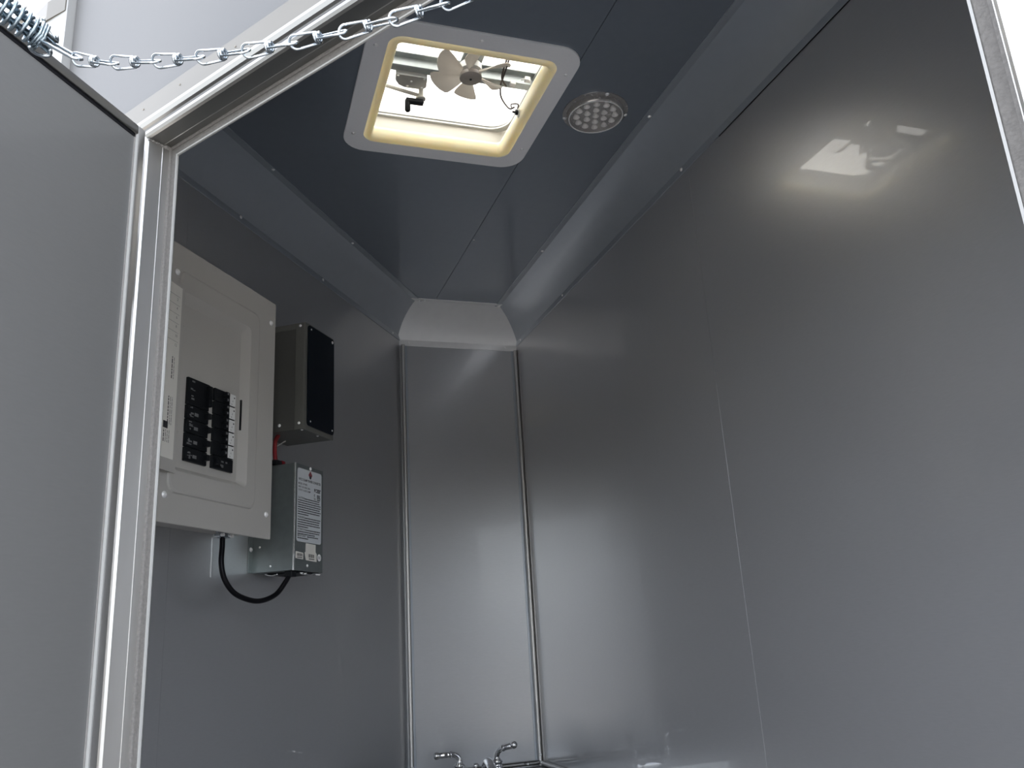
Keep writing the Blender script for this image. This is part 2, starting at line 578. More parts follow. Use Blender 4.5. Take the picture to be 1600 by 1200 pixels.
def cove(bm, L0, L1, wdt, hgt, flange=0.018, th=0.0016, bulge=0.34, wall_fl=0.0):
    """profile in (y: distance from wall into the room is -y, z below ceiling); extruded along x from L0 to L1"""
    prof = [(-(wdt + 0.0), 0.0)]
    N = 9
    A_, B_ = Vector((-(wdt - flange), 0.0)), Vector((0.0, -(hgt - flange)))
    Cn = Vector((0.0, 0.0))
    Mid = (A_ + B_) / 2
    ctrl = Mid + (Cn - Mid) * bulge * 2 * 0.5
    pts = [Vector((-wdt, -th)), Vector((-wdt + 0.0008, -th * 1.3))]
    curve = []
    for k in range(N + 1):
        t = k / N
        curve.append((1 - t) ** 2 * A_ + 2 * t * (1 - t) * ctrl + t * t * B_)
    pts += [c + Vector((-th * 0.7, -th * 0.7)) for c in curve]
    pts += [Vector((-th * 1.3, -hgt + 0.0008)), Vector((-th, -hgt)), Vector((0.0, -hgt)), Vector((0.004, -hgt)), Vector((0.004, 0.004)), Vector((-wdt, 0.004)), Vector((-wdt, 0))]
    rings = [[(x, p.x, H + p.y) for p in pts] for x in (L0, L1)]
    loops(bm, rings, cap0=True, cap1=True)
    return bm


CW, CH = 0.105, 0.101
t = struct_root('trim_1', FA, 'angled grey cove trim along ceiling above the electrical boxes', 'trim', (1.7, 0, H))
bm = NB()
cove(bm, uT - 0.02, uE + 0.03, CW, CH)
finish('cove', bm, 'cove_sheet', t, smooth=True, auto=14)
for u, z in ((1.5155, 0.962), (1.8986, 0.9597), (2.352, 0.9575)):
    screw(t, (u, -0.002, z), (0, -1, 0), 0.0032)
for P in ((0.0707, 1.7674), (0.2965, 2.1012), (0.5594, 2.4666)):
    v = FA.inverted() @ Vector((P[0], P[1], 0))
    screw(t, (v.x, v.y, H - 0.002), (0, 0, -1), 0.0032)

FR = Matrix(((0, 1, 0, XR), (-1, 0, 0, 0), (0, 0, 1, Z0), (0, 0, 0, 1)))      # x = -Y, y = +X
t = struct_root('trim_2', FR, 'angled grey cove trim between ceiling and right partition', 'trim', (-1.4, 0, H))
bm = NB()
cove(bm, -YB - 0.02, -YF + 0.02, CW, CH)
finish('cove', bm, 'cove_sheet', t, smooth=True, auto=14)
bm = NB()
tube(bm, [(-1.275, -0.0006, H - CH - 0.0006), (-YF + 0.01, -0.0006, H - CH - 0.0006)], 0.0011, 6)  # added black strip standing for the shadow gap under the cove flange
finish('shadow_gap', bm, 'black_rubber', t, smooth=True)
for y, z in ((1.426, 0.960), (2.528, 0.957), (0.72, 0.96), (2.14, 0.959)):
    screw(t, (-y, -0.002, z), (0, -1, 0), 0.0034)
for y in (1.3785, 2.0448, 2.4684, 0.72):
    screw(t, (-y, -0.0935, H - 0.002), (0, 0, -1), 0.0034)

FK = Matrix(((1, 0, 0, 0), (0, 1, 0, YB), (0, 0, 1, Z0), (0, 0, 0, 1)))
t = struct_root('trim_3', FK, 'grey curved cove piece, coloured as lit, above the narrow far wall', 'trim', (0.72, 0, H))
bm = NB()
cove(bm, 0.50, XR + 0.01, 0.128, 0.118, flange=0.022, th=0.0022)
finish('cove', bm, 'lit_cove', t, smooth=True, auto=14)
for x in (0.545, 0.878):
    screw(t, (x, -0.003, H - 0.108), (0, -1, 0), 0.0030)
for x in (0.575, 0.828):
    screw(t, (x, -0.117, H - 0.003), (0, 0, -1), 0.0034)

# vertical corner trims: aluminium bead with a thin side leg
for k, (x, y, ang, lab) in enumerate(((XL, YB, 45 + 27, 'slim vertical aluminium bead in the corner left of the far wall'),
                                      (XR, YB, 135, 'slim vertical aluminium bead in the corner right of the far wall'))):
    t = struct_root('trim_%d' % (4 + k), Matrix.Translation((x, y, W(-0.37))), lab, 'trim')
    bm = NB()
    sgn = 1 if k == 0 else -1
    cx, cy = (0.009, -0.010) if k == 0 else (-0.009, -0.009)
    top = H - 0.118 + 0.37
    ring = lambda z: [(cx + 0.0062 * math.cos(2 * PI * i / 14), cy + 0.0062 * math.sin(2 * PI * i / 14), z) for i in range(14)]
    loops(bm, [ring(0), ring(top)], cap0=True, cap1=True)
    finish('bead', bm, 'aluminium', t, smooth=True, auto=50)
    bm = NB()
    if k == 0:
        box(bm, 0.004, 0.024, -0.0025, 0.0, 0, top, 0.0006, 1)
    else:
        box(bm, -0.022, -0.002, -0.0025, 0.0, 0, top, 0.0006, 1)
    finish('back_leg', bm, 'cove_sheet', t)
    bm = NB()
    if k == 1:
        box(bm, -0.0025, 0.0, -0.020, -0.002, 0, top, 0.0006, 1)
        finish('side_leg', bm, 'aluminium', t)
    screw(t, (cx, cy - 0.006, 0.03), (0, -1, 0), 0.003)

# ------------------------------------------------------------------ door frame (trim_6)
prof = [(0.0135, 0.001), (0.0135, 0.0148), (0.0128, 0.0154), (0.0128, 0.0162), (0.0135, 0.0168), (0.0135, 0.0355),
        (0.0150, 0.0385), (0.0185, 0.0402), (0.0230, 0.0400), (0.0275, 0.0375), (0.0300, 0.0372), (0.0320, 0.0400), (0.0370, 0.0420),
        (0.0420, 0.0412), (0.0445, 0.0385), (0.0452, 0.0350), (0.0452, 0.0341), (0.0310, 0.0341), (0.0302, 0.0300), (0.0302, 0.001)]
fr = struct_root('trim_6', FB, 'ribbed aluminium frame around the open doorway', 'trim', (0, 0, FL))


def sweep(bm, pr, legs):
    for leg in legs:
        rings = []
        if leg == 'L':
            rings = [[(-w_, -v_, FL) for w_, v_ in pr], [(-w_, -v_, HD + w_) for w_, v_ in pr]]
        if leg == 'T':
            rings = [[(-w_, -v_, HD + w_) for w_, v_ in pr], [(DW + w_, -v_, HD + w_) for w_, v_ in pr]]
        if leg == 'R':
            rings = [[(DW + w_, -v_, HD + w_) for w_, v_ in pr], [(DW + w_, -v_, FL) for w_, v_ in pr]]
        loops(bm, rings, cap0=True, cap1=True)
    return bm


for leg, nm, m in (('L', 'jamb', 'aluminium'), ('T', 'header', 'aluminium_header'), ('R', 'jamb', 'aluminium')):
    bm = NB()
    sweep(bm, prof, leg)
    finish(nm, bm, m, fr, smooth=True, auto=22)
for leg in 'LTR':
    bm = NB()
    sweep(bm, [(0.0452, 0.0341), (0.0452, 0.0350), (0.0470, 0.0352), (0.0472, 0.0372), (0.0770, 0.0372), (0.0780, 0.0365), (0.0780, 0.0341)], leg)
    finish('outer_flange', bm, 'flange_aluminium' if leg != 'R' else 'exterior_white', fr)
    bm = NB()
    sweep(bm, [(0.0018, 0.0), (0.0018, 0.0030), (0.0036, 0.0042), (0.0134, 0.0042), (0.0134, 0.0)], leg)
    finish('weather_seal', bm, 'seal', fr)
    bm = NB()
    sweep(bm, [(0.0105, 0.0042), (0.0105, 0.0058), (0.0120, 0.0068), (0.0135, 0.0072), (0.0135, 0.0042)], leg)
    finish('seal_bead', bm, 'seal', fr)
    bm = NB()
    sweep(bm, [(0.0, 0.0018), (0.0, 0.0040), (0.0019, 0.0043), (0.0019, 0.0018)], leg)
    finish('edge_lip', bm, 'white_lip', fr)
bm = NB()
random.seed(3)
for i in range(14):
    s = i / 13
    c = Vector((-0.0135 + 0.0006 + 0.0005 * random.random(), -0.002 - 0.034 * s, HD + 0.0130 - 0.0004 * random.random()))
    r = 0.0012 + 0.0012 * random.random() + (0.0016 if i < 5 else 0)
    bmesh.ops.create_icosphere(bm, subdivisions=1, radius=r, matrix=Matrix.Translation(c))
finish('corner_weld', bm, 'sealant', fr, smooth=True)
for u in (-0.03, 0.05, 0.16, 0.30, 0.44, 0.58, 0.72):
    bm = NB()
    lathe(bm, [(0.0016, 0.0), (0.0014, 0.0006), (0.0001, 0.0008)], Matrix.Translation((u, -0.0372, HD + 0.064)) @ Matrix.Rotation(PI / 2, 4, 'X'), 8)
    finish('rivet', bm, 'wall_core', fr)

# ------------------------------------------------------------------ door leaf (door_1)
ang = math.atan2(-0.8344, -0.5512)
dd = Vector((math.cos(ang), math.sin(ang), 0))
nn = Vector((-dd.y, dd.x, 0))          # (0.834,-0.551): towards the camera
hp = Vector((-0.1139, 1.005, 0))
# frame: x from hinge outwards, y = -nn (thickness away from camera), keep right handed
FD = Matrix(((dd.x, nn.x, 0, hp.x), (dd.y, nn.y, 0, hp.y), (0, 0, 1, Z0), (0, 0, 0, 1)))
d1 = struct_root('door_1', FD, 'grey sheet door leaf swung open on the left', 'door', (0, 0, FL))
LW, LT, LB = 0.865, 0.630, FL + 0.02
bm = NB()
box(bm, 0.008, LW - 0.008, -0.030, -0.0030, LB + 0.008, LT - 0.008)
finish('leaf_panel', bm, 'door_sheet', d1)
cw = 0.0125
for (x0, x1, z0, z1) in ((0.0, cw, LB, LT), (LW - cw, LW, LB, LT), (cw, LW - cw, LT - cw, LT), (cw, LW - cw, LB, LB + cw)):
    bm = NB()
    box(bm, x0, x1, -0.034, 0.0, z0, z1, 0.0012, 2)
    finish('edge_channel', bm, 'aluminium' if x1 - x0 < 0.02 else 'aluminium_header', d1, smooth=True, auto=30)
bm = NB()
box(bm, cw - 0.0002, cw + 0.0016, -0.004, 0.0012, LB + cw, LT - cw)
finish('channel_lip', bm, 'white_lip', d1)
bm = NB()
box(bm, cw + 0.0016, cw + 0.0036, -0.004, -0.0022, LB + cw, LT - cw)
finish('sealant_line', bm, 'sealant', d1)
bm = NB()
box(bm, cw, LW - cw, -0.0035, -0.0022, LT - cw - 0.0045, LT - cw)  # black strip drawn as the shadow along the top channel's inner edge
finish('channel_shadow', bm, 'black_rubber', d1)
# hinge knuckles between leaf and frame
for z in (0.42, -0.25, -0.85):
    bm = NB()
    tube(bm, [(-0.004, -0.036, z), (-0.004, -0.036, z + 0.09)], 0.005, 10)
    finish('hinge', bm, 'aluminium', d1, smooth=True, auto=50)

# ------------------------------------------------------------------ electrical panel
ep = thing('electrical_panel', 'beige-grey electrical panel on left wall with black breakers and open door', 'panel', FA, (1.35, 0, 0.2168))
bm = NB()
box(bm, 1.190, 1.508, -0.0905, -0.0002, 0.230, 0.718, 0.002, 2)
finish('enclosure', bm, 'panel_paint', ep)


def ringxz(r, off):
    return [(p[0], -off, p[1]) for p in r]


bm = NB()
R_ = [
    ringxz(rrect(1.1765, 1.5212, 0.2173, 0.7305, 0.003), 0.0895),
    ringxz(rrect(1.1760, 1.5217, 0.2168, 0.7310, 0.003), 0.0950),
    ringxz(rrect(1.1772, 1.5205, 0.2180, 0.7298, 0.003), 0.0960),
    ringxz(rrect(1.1985, 1.4600, 0.2690, 0.6830, 0.020), 0.0960),
    ringxz(rrect(1.2005, 1.4580, 0.2710, 0.6810, 0.019), 0.0988),
    ringxz(rrect(1.2045, 1.4540, 0.2750, 0.6770, 0.018), 0.1000),
    ringxz(rrect(1.2080, 1.4260, 0.3080, 0.6420, 0.012), 0.1000),
    ringxz(rrect(1.2095, 1.4235, 0.3100, 0.6400, 0.011), 0.0988),
    ringxz(rrect(1.2180, 1.3985, 0.3190, 0.6165, 0.006), 0.0880),
    ringxz(rrect(1.2195, 1.3965, 0.3205, 0.6145, 0.005), 0.0875),
]
loops(bm, R_, cap0=True, cap1=True)
finish('cover', bm, 'panel_paint', ep, smooth=True, auto=12)
for u, z in ((1.5036, 0.681), (1.5031, 0.2657), (1.1942, 0.6736), (1.1942, 0.264)):
    screw(ep, (u, -0.0962, z), (0, -1, 0), 0.0050)
# deadfront outline bead
bm = NB()
tube(bm, [(1.2215, -0.0878, 0.60), (1.2215, -0.0878, 0.330), (1.2250, -0.0878, 0.3235), (1.2330, -0.0878, 0.3225), (1.392, -0.0878, 0.3225)], 0.0010, 6)
finish('deadfront_edge', bm, 'panel_paint', ep, smooth=True)
RP = 0.156 / 6


def breaker(u0, u1, z0, z1, side, kind):
    bm = NB()
    box(bm, u0, u1, -0.0955, -0.086, z0 + 0.0005, z1 - 0.0005, 0.0012, 2)
    br = finish('breaker', bm, 'black_plastic', ep)
    hm = 'black_plastic'
    if kind == 'double':
        hs = [((z0 + z1) / 2, 0.040)]
    elif kind == 'tandem':
        hs = [(z0 + (z1 - z0) * 0.27, 0.008), (z0 + (z1 - z0) * 0.73, 0.008)]
    else:
        hs = [((z0 + z1) / 2 + 0.001, 0.011)]
    for zc, hh in hs:
        bm = NB()
        if side == 'L':
            box(bm, u1 - 0.012, u1 - 0.003, -0.1045, -0.095, zc - hh / 2, zc + hh / 2, 0.001, 2)
        else:
            a = u0 + 0.026 if kind == 'tandem' else u0 + 0.006
            box(bm, a, a + 0.009, -0.1035, -0.095, zc - hh / 2, zc + hh / 2, 0.001, 2)
        h_ = finish('handle', bm, hm, br)
        if kind == 'tandem':
            bm = NB()
            box(bm, a + 0.0025, a + 0.0065, -0.1040, -0.1034, zc - 0.002, zc + 0.002)
            finish('amp_mark', bm, 'print_grey', br)
    if side == 'L':
        for k in range(6):
            bm = NB()
            uu = u0 + 0.004 + random.random() * 0.010
            zz = z0 + 0.004 + random.random() * (z1 - z0 - 0.009)
            box(bm, uu, uu + 0.003 + 0.006 * random.random(), -0.0958, -0.0954, zz, zz + 0.0012 + 0.002 * random.random())
            finish('printing', bm, 'print_grey', br)
        if kind == 'single':
            bm = NB()
            box(bm, u0 + 0.022, u0 + 0.033, -0.0958, -0.0954, z0 + 0.008, z0 + 0.014)
            finish('printing', bm, 'print_grey', br)
    elif kind == 'tandem':
        bm = NB()
        box(bm, u1 - 0.0185, u1 - 0.0008, -0.0966, -0.095, z0 + 0.0016, z1 - 0.0010, 0.0003, 1)
        lb = finish('label', bm, 'white_plastic', br)
        for (a, b, c, d) in ((0.0035, 0.0068, 0.0175, 0.0200), (0.0095, 0.0105, 0.010, 0.013), (0.0115, 0.0145, 0.0045, 0.0056)):
            bm = NB()
            box(bm, u1 - a - (b - a), u1 - a, -0.0968, -0.0964, z0 + c, z0 + d)
            finish('printing', bm, 'ink' if a == 0.0035 else 'print_grey', lb if False else br)
    else:
        for k in range(5):
            bm = NB()
            uu = u0 + 0.022 + random.random() * 0.030
            zz = z0 + 0.004 + random.random() * 0.014
            box(bm, uu, uu + 0.004 + 0.004 * random.random(), -0.0958, -0.0954, zz, zz + 0.003)
            finish('printing', bm, 'print_grey', br)
    return br


zt = 0.4870
breaker(1.2415, 1.3050, zt - 2 * RP, zt, 'L', 'double')
for k in range(2, 6):
    breaker(1.2415, 1.3050, zt - (k + 1) * RP, zt - k * RP, 'L', 'single')
for k in range(5):
    breaker(1.3205, 1.3860, zt - (k + 1) * RP, zt - k * RP, 'R', 'tandem')
breaker(1.3205, 1.3860, zt - 6 * RP, zt - 5 * RP, 'R', 'single')
# latch slot on the right slope
bm = NB()
box(bm, 1.4068, 1.4098, -0.0945, -0.088, 0.4216, 0.4836)
finish('latch_slot', bm, 'black_plastic', ep)
for z0 in (0.574, 0.377):
    bm = NB()
    box(bm, 1.2085, 1.2165, -0.1010, -0.0975, z0, z0 + 0.0145, 0.0008, 2)
    hg = finish('hinge_tab', bm, 'panel_paint', ep)
# open door of the panel, swung left
ANG = math.radians(7)
Fh = Matrix.Translation((1.2045, -0.1015, 0)) @ Matrix.Rotation(PI - 0 + ANG, 4, 'Z')      # local x = door outwards


def dpt(x, y, z):
    return Fh @ Vector((x, y, z))


def dbox(bm, x0, x1, y0, y1, z0, z1):
    b2 = box(NB(), x0, x1, y0, y1, z0, z1)
    me = bpy.data.meshes.new('t')
    b2.to_mesh(me)
    b2.free()
    me.transform(Fh)
    bm.from_mesh(me)
    bpy.data.meshes.remove(me)


# in this rotated frame the inner face of the door looks to +y or -y; -offset side is the room
SG = 1.0
bm = NB()
dbox(bm, -0.006, 0.190, 0.0, 0.0015, 0.302, 0.648)
dbox(bm, 0.188, 0.190, 0.0, 0.008, 0.302, 0.648)
dr = finish('panel_door', bm, 'panel_paint', ep)
bm = NB()
dbox(bm, 0.004, 0.110, 0.0015, 0.0019, 0.3235, 0.641)
lbl = finish('directory_label', bm, 'paper_white', dr)


def door_print(body, x, z, size, rot=0.0, m='print_grey'):
    M_ = Fh @ Matrix.Translation((x, 0.0022, z)) @ Matrix.Rotation(PI, 4, 'Z') @ Matrix.Rotation(PI / 2, 4, 'X') @ Matrix.Rotation(rot, 4, 'Z')
    return text_mesh(body, size, 'lettering', dr, M_, m)


for k, s in enumerate(('2', '4', '6', '8', '10', '12')):
    door_print(s, 0.020, 0.612 - k * 0.0172, 0.0075)
    bm = NB()
    dbox(bm, 0.010, 0.060, 0.0019, 0.0021, 0.6205 - k * 0.0172, 0.6209 - k * 0.0172)
    finish('rule', bm, 'print_grey', dr)
random.seed(12)
for (x0, z0, z1, n) in ((0.020, 0.350, 0.372, 4), (0.016, 0.382, 0.432, 3), (0.017, 0.465, 0.505, 2)):
    for k in range(n):
        zz = z0
        while zz < z1:
            l = 0.003 + 0.006 * random.random()
            bm = NB()
            dbox(bm, x0 + k * 0.0052, x0 + k * 0.0052 + (0.0022 if k == n - 1 else 0.0012), 0.0019, 0.0021, zz, min(zz + l, z1))
            finish('printing', bm, 'print_grey' if k < n - 1 else 'ink', dr)
            zz += l + 0.0014
bm = NB()
dbox(bm, 0.026, 0.040, 0.0019, 0.0022, 0.374, 0.386)
finish('printing', bm, 'ink', dr)
# cable clamp under the panel
bm = NB()
lathe(bm, [(0.0135, 0.0), (0.0135, 0.004), (0.0115, 0.006), (0.0115, 0.014), (0.008, 0.016)], Matrix.Translation((1.426, -0.05, 0.231)) @ Matrix.Rotation(PI, 4, 'X'), 16)
cl = finish('cable_clamp', bm, 'zinc', ep, smooth=True, auto=40)
for du in (-0.015, 0.015):
    bm = NB()
    tube(bm, [(1.426 + du, -0.043, 0.2195), (1.426 + du, -0.064, 0.2195)], 0.0032, 8)
    finish('clamp_screw', bm, 'screw_metal', cl, smooth=True, auto=40)
bm = NB()
box(bm, 1.407, 1.445, -0.058, -0.044, 0.216, 0.223, 0.0015, 2)
finish('clamp_bar', bm, 'zinc', cl)

# ------------------------------------------------------------------ grey box with navy cover
jb = thing('controller_box', 'grey metal box with navy rounded cover above the converter', 'box', FA, (1.67, 0, 0.464))
bm = NB()
box(bm, 1.604, 1.735, -0.119, -0.0002, 0.464, 0.714, 0.0015, 2)
finish('body', bm, 'box_metal', jb)
for (a, b, c, d) in ((1.6025, 1.6040, 0.464, 0.714),):
    bm = NB()
    box(bm, a, b, -0.120, -0.098, c, d, 0.0005, 1)
    finish('side_flange', bm, 'box_hem', jb)
    bm = NB()
    box(bm, a, b, -0.098, -0.004, 0.700, 0.714, 0.0005, 1)
    finish('side_flange', bm, 'box_hem', jb)
bm = NB()
loops(bm, [ringxz(rrect(1.603, 1.736, 0.463, 0.715, 0.002), 0.119), ringxz(rrect(1.603, 1.736, 0.463, 0.715, 0.002), 0.1212)], cap0=True, cap1=True)
finish('front_plate', bm, 'box_hem', jb)
bm = NB()
loops(bm, [ringxz(rrect(1.614, 1.7335, 0.474, 0.7115, 0.008), 0.1212), ringxz(rrect(1.614, 1.7335, 0.474, 0.7115, 0.008), 0.1242),
           ringxz(rrect(1.6155, 1.732, 0.4755, 0.710, 0.007), 0.1252)], cap0=True, cap1=True)
nv = finish('cover', bm, 'navy_cover', jb, smooth=True, auto=30)
for u, z in ((1.7235, 0.702), (1.624, 0.702), (1.7235, 0.484), (1.624, 0.484)):
    screw(nv, (u, -0.1250, z), (0, -1, 0), 0.0022 if (u, z) != (1.7235, 0.702) else 0.0034)
for off, z in ((0.109, 0.707), (0.109, 0.478), (0.060, 0.478)):
    screw(jb, (1.6026, -off, z), (-1, 0, 0), 0.0030)
for u, off in ((1.611, 0.112), (1.680, 0.112), (1.69, 0.02)):
    screw(jb, (u, -off, 0.4640), (0, 0, -1), 0.0026)

# ------------------------------------------------------------------ power converter
pc = thing('power_converter', 'galvanised power converter box with printed label beside the panel', 'converter', FA, (1.664, 0, 0.160))
bm = NB()
box(bm, 1.604, 1.7240, -0.1005, -0.0002, 0.1605, 0.390, 0.001, 1)
finish('body', bm, 'converter_metal', pc)
bm = NB()
box(bm, 1.603, 1.7250, -0.1018, -0.1004, 0.1600, 0.3905, 0.0004, 1)
fp = finish('front_plate', bm, 'converter_metal', pc)
bm = NB()
box(bm, 1.6022, 1.6062, -0.1024, -0.0985, 0.1600, 0.3905, 0.0006, 2)
finish('folded_edge', bm, 'bright_trim', pc)
bm = NB()
box(bm, 1.588, 1.606, -0.0020, -0.0002, 0.1605, 0.390, 0.0006, 1)
fl = finish('mounting_flange', bm, 'converter_metal', pc)
screw(fl, (1.596, -0.0022, 0.210), (0, -1, 0), 0.0042)
screw(fl, (1.596, -0.0022, 0.345), (0, -1, 0), 0.0042)
for off, z in ((0.045, 0.172), (0.018, 0.214)):
    screw(pc, (1.6040, -off, z), (-1, 0, 0), 0.0020)
screw(fp, (1.6677, -0.1018, 0.3865), (0, -1, 0), 0.0034)
screw(fp, (1.6590, -0.1018, 0.1725), (0, -1, 0), 0.0028)
bm = NB()
loops(bm, [ringxz(rrect(1.6125, 1.7170, 0.2215, 0.3815, 0.006), 0.1017), ringxz(rrect(1.6125, 1.7170, 0.2215, 0.3815, 0.006), 0.1021)], cap0=True, cap1=True)
lab = finish('label', bm, 'label_white', pc)
OF = 0.10225


def ptext(body, u, z, size, bold=0.0, align='LEFT', sx=1.0, m='ink'):
    return text_mesh(body, size, 'lettering', lab, wallM(u, OF, z), m, sx=sx, bold=bold, align=align)


ptext('WFCO 55AMP POWER CONVERTER', 1.6645, 0.3545, 0.0078, 0.00016, 'CENTER', 0.77)
ptext('MODEL: WF-9855', 1.616, 0.3455, 0.0062, 0.00008, sx=0.8)
ptext('INPUT: 105-130VAC 60Hz', 1.616, 0.3385, 0.0058, 0.00008, sx=0.78)
ptext('OUTPUT: 13.6VDC 55AMP', 1.616, 0.3315, 0.0058, 0.00008, sx=0.78)
# emblem: dark red diamond of small discs
for (du, dz, r, m) in ((0, 0.004, 0.0042, 'ink_red'), (-0.0035, 0, 0.0040, 'ink_red'), (0.0035, 0, 0.0040, 'ink_red'), (0, -0.0045, 0.0045, 'ink')):
    bm = NB()
    lathe(bm, [(r, 0), (r, 0.0002), (0.0001, 0.00025)], Matrix.Translation((1.667 + du, -0.1021, 0.3715 + dz)) @ Matrix.Rotation(PI / 2, 4, 'X'), 14)
    finish('emblem', bm, m, lab)
ptext('FC', 1.684, 0.3365, 0.0105, 0.0004)
ptext('c', 1.6835, 0.3265, 0.0105, 0.0003)
ptext('UL', 1.6835, 0.3190, 0.0065, 0.0002)


def lines(u0, u1, z, n, pitch, last=0.5, ind=0.0):
    for k in range(n):
        a = u0 + (ind if k == 0 else 0)
        e = u1 - random.random() * 0.008 if k < n - 1 else u0 + (u1 - u0) * last
        while a < e:
            l = 0.004 + 0.010 * random.random()
            bm = NB()
            box(bm, a, min(a + l, e), -0.1023, -0.1021, z - k * pitch, z - k * pitch + 0.0021)
            finish('printing', bm, 'ink', lab)
            a += l + 0.0010


random.seed(21)
lines(1.697, 1.7145, 0.3420, 3, 0.0030, 0.8)
lines(1.697, 1.7145, 0.3290, 3, 0.0030, 0.9)
lines(1.697, 1.712, 0.3190, 1, 0.003, 1)
ptext('CAUTION:', 1.6155, 0.3145, 0.0060, 0.00012)
lines(1.6155, 1.7150, 0.3148, 8, 0.0050, 0.45, 0.028)
ptext('WARNING:', 1.6155, 0.2725, 0.0060, 0.00012)
lines(1.6155, 1.7130, 0.2728, 5, 0.0050, 0.45, 0.030)
ptext('ATTENTION:', 1.6155, 0.2465, 0.0058, 0.0001)
lines(1.6155, 1.7130, 0.2468, 3, 0.0048, 0.75, 0.034)
ptext('MISE EN GARDE:', 1.6155, 0.2325, 0.0056, 0.0001, sx=0.85)
lines(1.6155, 1.7050, 0.2328, 2, 0.0046, 0.5, 0.040)
# stickers


def sticker(poly, off, m, name='sticker'):
    bm = NB()
    loops(bm, [[(p[0], -off, p[1]) for p in poly], [(p[0], -off - 0.0004, p[1]) for p in poly]], cap0=True, cap1=True)
    return finish(name, bm, m, pc)


sk = sticker([(1.6095, 0.1860), (1.6400, 0.1845), (1.6405, 0.1985), (1.6098, 0.2005)], 0.1018, 'paper_white')
for k in range(9):
    bm = NB()
    box(bm, 1.6145 + k * 0.0025, 1.6145 + k * 0.0025 + (0.0013 if k % 3 else 0.0008), -0.1024, -0.1022, 0.1905, 0.1965)
    finish('barcode', bm, 'ink', sk)
bm = NB()
box(bm, 1.615, 1.636, -0.1024, -0.1022, 0.1872, 0.1888)
finish('barcode', bm, 'ink', sk)
sk = sticker([(1.6520, 0.1840), (1.6975, 0.1825), (1.6990, 0.1985), (1.6930, 0.2030), (1.6930, 0.2195), (1.6510, 0.2200), (1.6500, 0.2010), (1.6460, 0.2000)], 0.1019, 'paper_white')
for k in range(9):
    bm = NB()
    box(bm, 1.662 + k * 0.0028, 1.662 + k * 0.0028 + (0.0015 if k % 3 else 0.0009), -0.1025, -0.1023, 0.1900, 0.1975)
    finish('barcode', bm, 'ink', sk)
bm = NB()
box(bm, 1.664, 1.687, -0.1025, -0.1023, 0.1862, 0.1880)
finish('barcode', bm, 'ink', sk)
bm = NB()
lathe(bm, [(0.0078, 0), (0.0078, 0.0004), (0.0001, 0.0005)], Matrix.Translation((1.7095, -0.1018, 0.1925)) @ Matrix.Rotation(PI / 2, 4, 'X'), 18)
ss = finish('seal_sticker', bm, 'flange_plastic', pc)
text_mesh('QC', 0.008, 'lettering', ss, wallM(1.7095, 0.1026, 0.1898), 'ink', align='CENTER')
# terminals under the converter
bm = NB()
box(bm, 1.609, 1.630, -0.094, -0.076, 0.148, 0.1605, 0.002, 2)
finish('cable_gland', bm, 'black_plastic', pc)
bm = NB()
box(bm, 1.632, 1.716, -0.097, -0.020, 0.1565, 0.1605)
tb = finish('terminal_strip', bm, 'black_plastic', pc)
for p in (((1.637, -0.098, 0.156), (1.645, -0.1, 0.1535), (1.66, -0.099, 0.154), (1.68, -0.098, 0.1545), (1.692, -0.098, 0.157), (1.712, -0.098, 0.158)),
          ((1.610, -0.06, 0.155), (1.608, -0.045, 0.153), (1.606, -0.03, 0.157))):
    bm = NB()
    tube(bm, smooth_path(p, 4), 0.0014, 6)
    finish('terminal_wire', bm, 'bright_trim', tb, smooth=True)
for u, off in ((1.640, 0.099), (1.655, 0.099), (1.706, 0.099), (1.714, 0.099)):
    screw(tb, (u, -off, 0.1562), (0, 0, -1), 0.0030)

# ------------------------------------------------------------------ black cable loop
cb = NB()
pts = [(1.426, -0.050, 0.228), (1.426, -0.0505, 0.200), (1.421, -0.0535, 0.1665), (1.427, -0.058, 0.1365), (1.454, -0.0625, 0.1110), (1.501, -0.067, 0.0985), (1.540, -0.071, 0.0990),
       (1.580, -0.076, 0.1122), (1.606, -0.0805, 0.1365), (1.6155, -0.084, 0.152), (1.617, -0.085, 0.1605)]
tube(cb, smooth_path(pts, 7), 0.0052, 12)
o = finish('power_cable', cb, 'black_rubber', frame=FA, smooth=True)
tag(o, 'thick black cable looping from the panel bottom to the converter', 'cable')

# ------------------------------------------------------------------ red wire between box and converter
rw = thing('red_wire', 'red battery wire with black boot squeezed behind the panel edge', 'wire', FA, (1.60, 0, 0.390))
bm = NB()
tube(bm, smooth_path([(1.632, -0.040, 0.4640), (1.615, -0.044, 0.448), (1.606, -0.048, 0.430), (1.6045, -0.05, 0.412), (1.606, -0.052, 0.395)], 5), 0.0048, 10)
finish('insulation', bm, 'red_plastic', rw, smooth=True)
bm = NB()
box(bm, 1.598, 1.620, -0.060, -0.036, 0.3905, 0.4015, 0.003, 2)
finish('boot', bm, 'black_plastic', rw, smooth=True, auto=40)
bm = NB()
box(bm, 1.620, 1.637, -0.058, -0.038, 0.3906, 0.4035, 0.003, 2)
finish('terminal_cap', bm, 'red_plastic', rw, smooth=True, auto=40)
bm = NB()
tube(bm, [(1.627, -0.036, 0.4380), (1.640, -0.034, 0.4425), (1.672, -0.034, 0.4600)], 0.0012, 6)
finish('cable_tie', bm, 'white_plastic', rw)

# ------------------------------------------------------------------ roof vent with fan
rv = thing('roof_vent', 'square roof vent with cream rim and clear dome in ceiling', 'vent', None, (vc[0], vc[1], W(H)))
zc = W(H)


def ringxy(r, z):
    return [(p[0], p[1], z) for p in r]


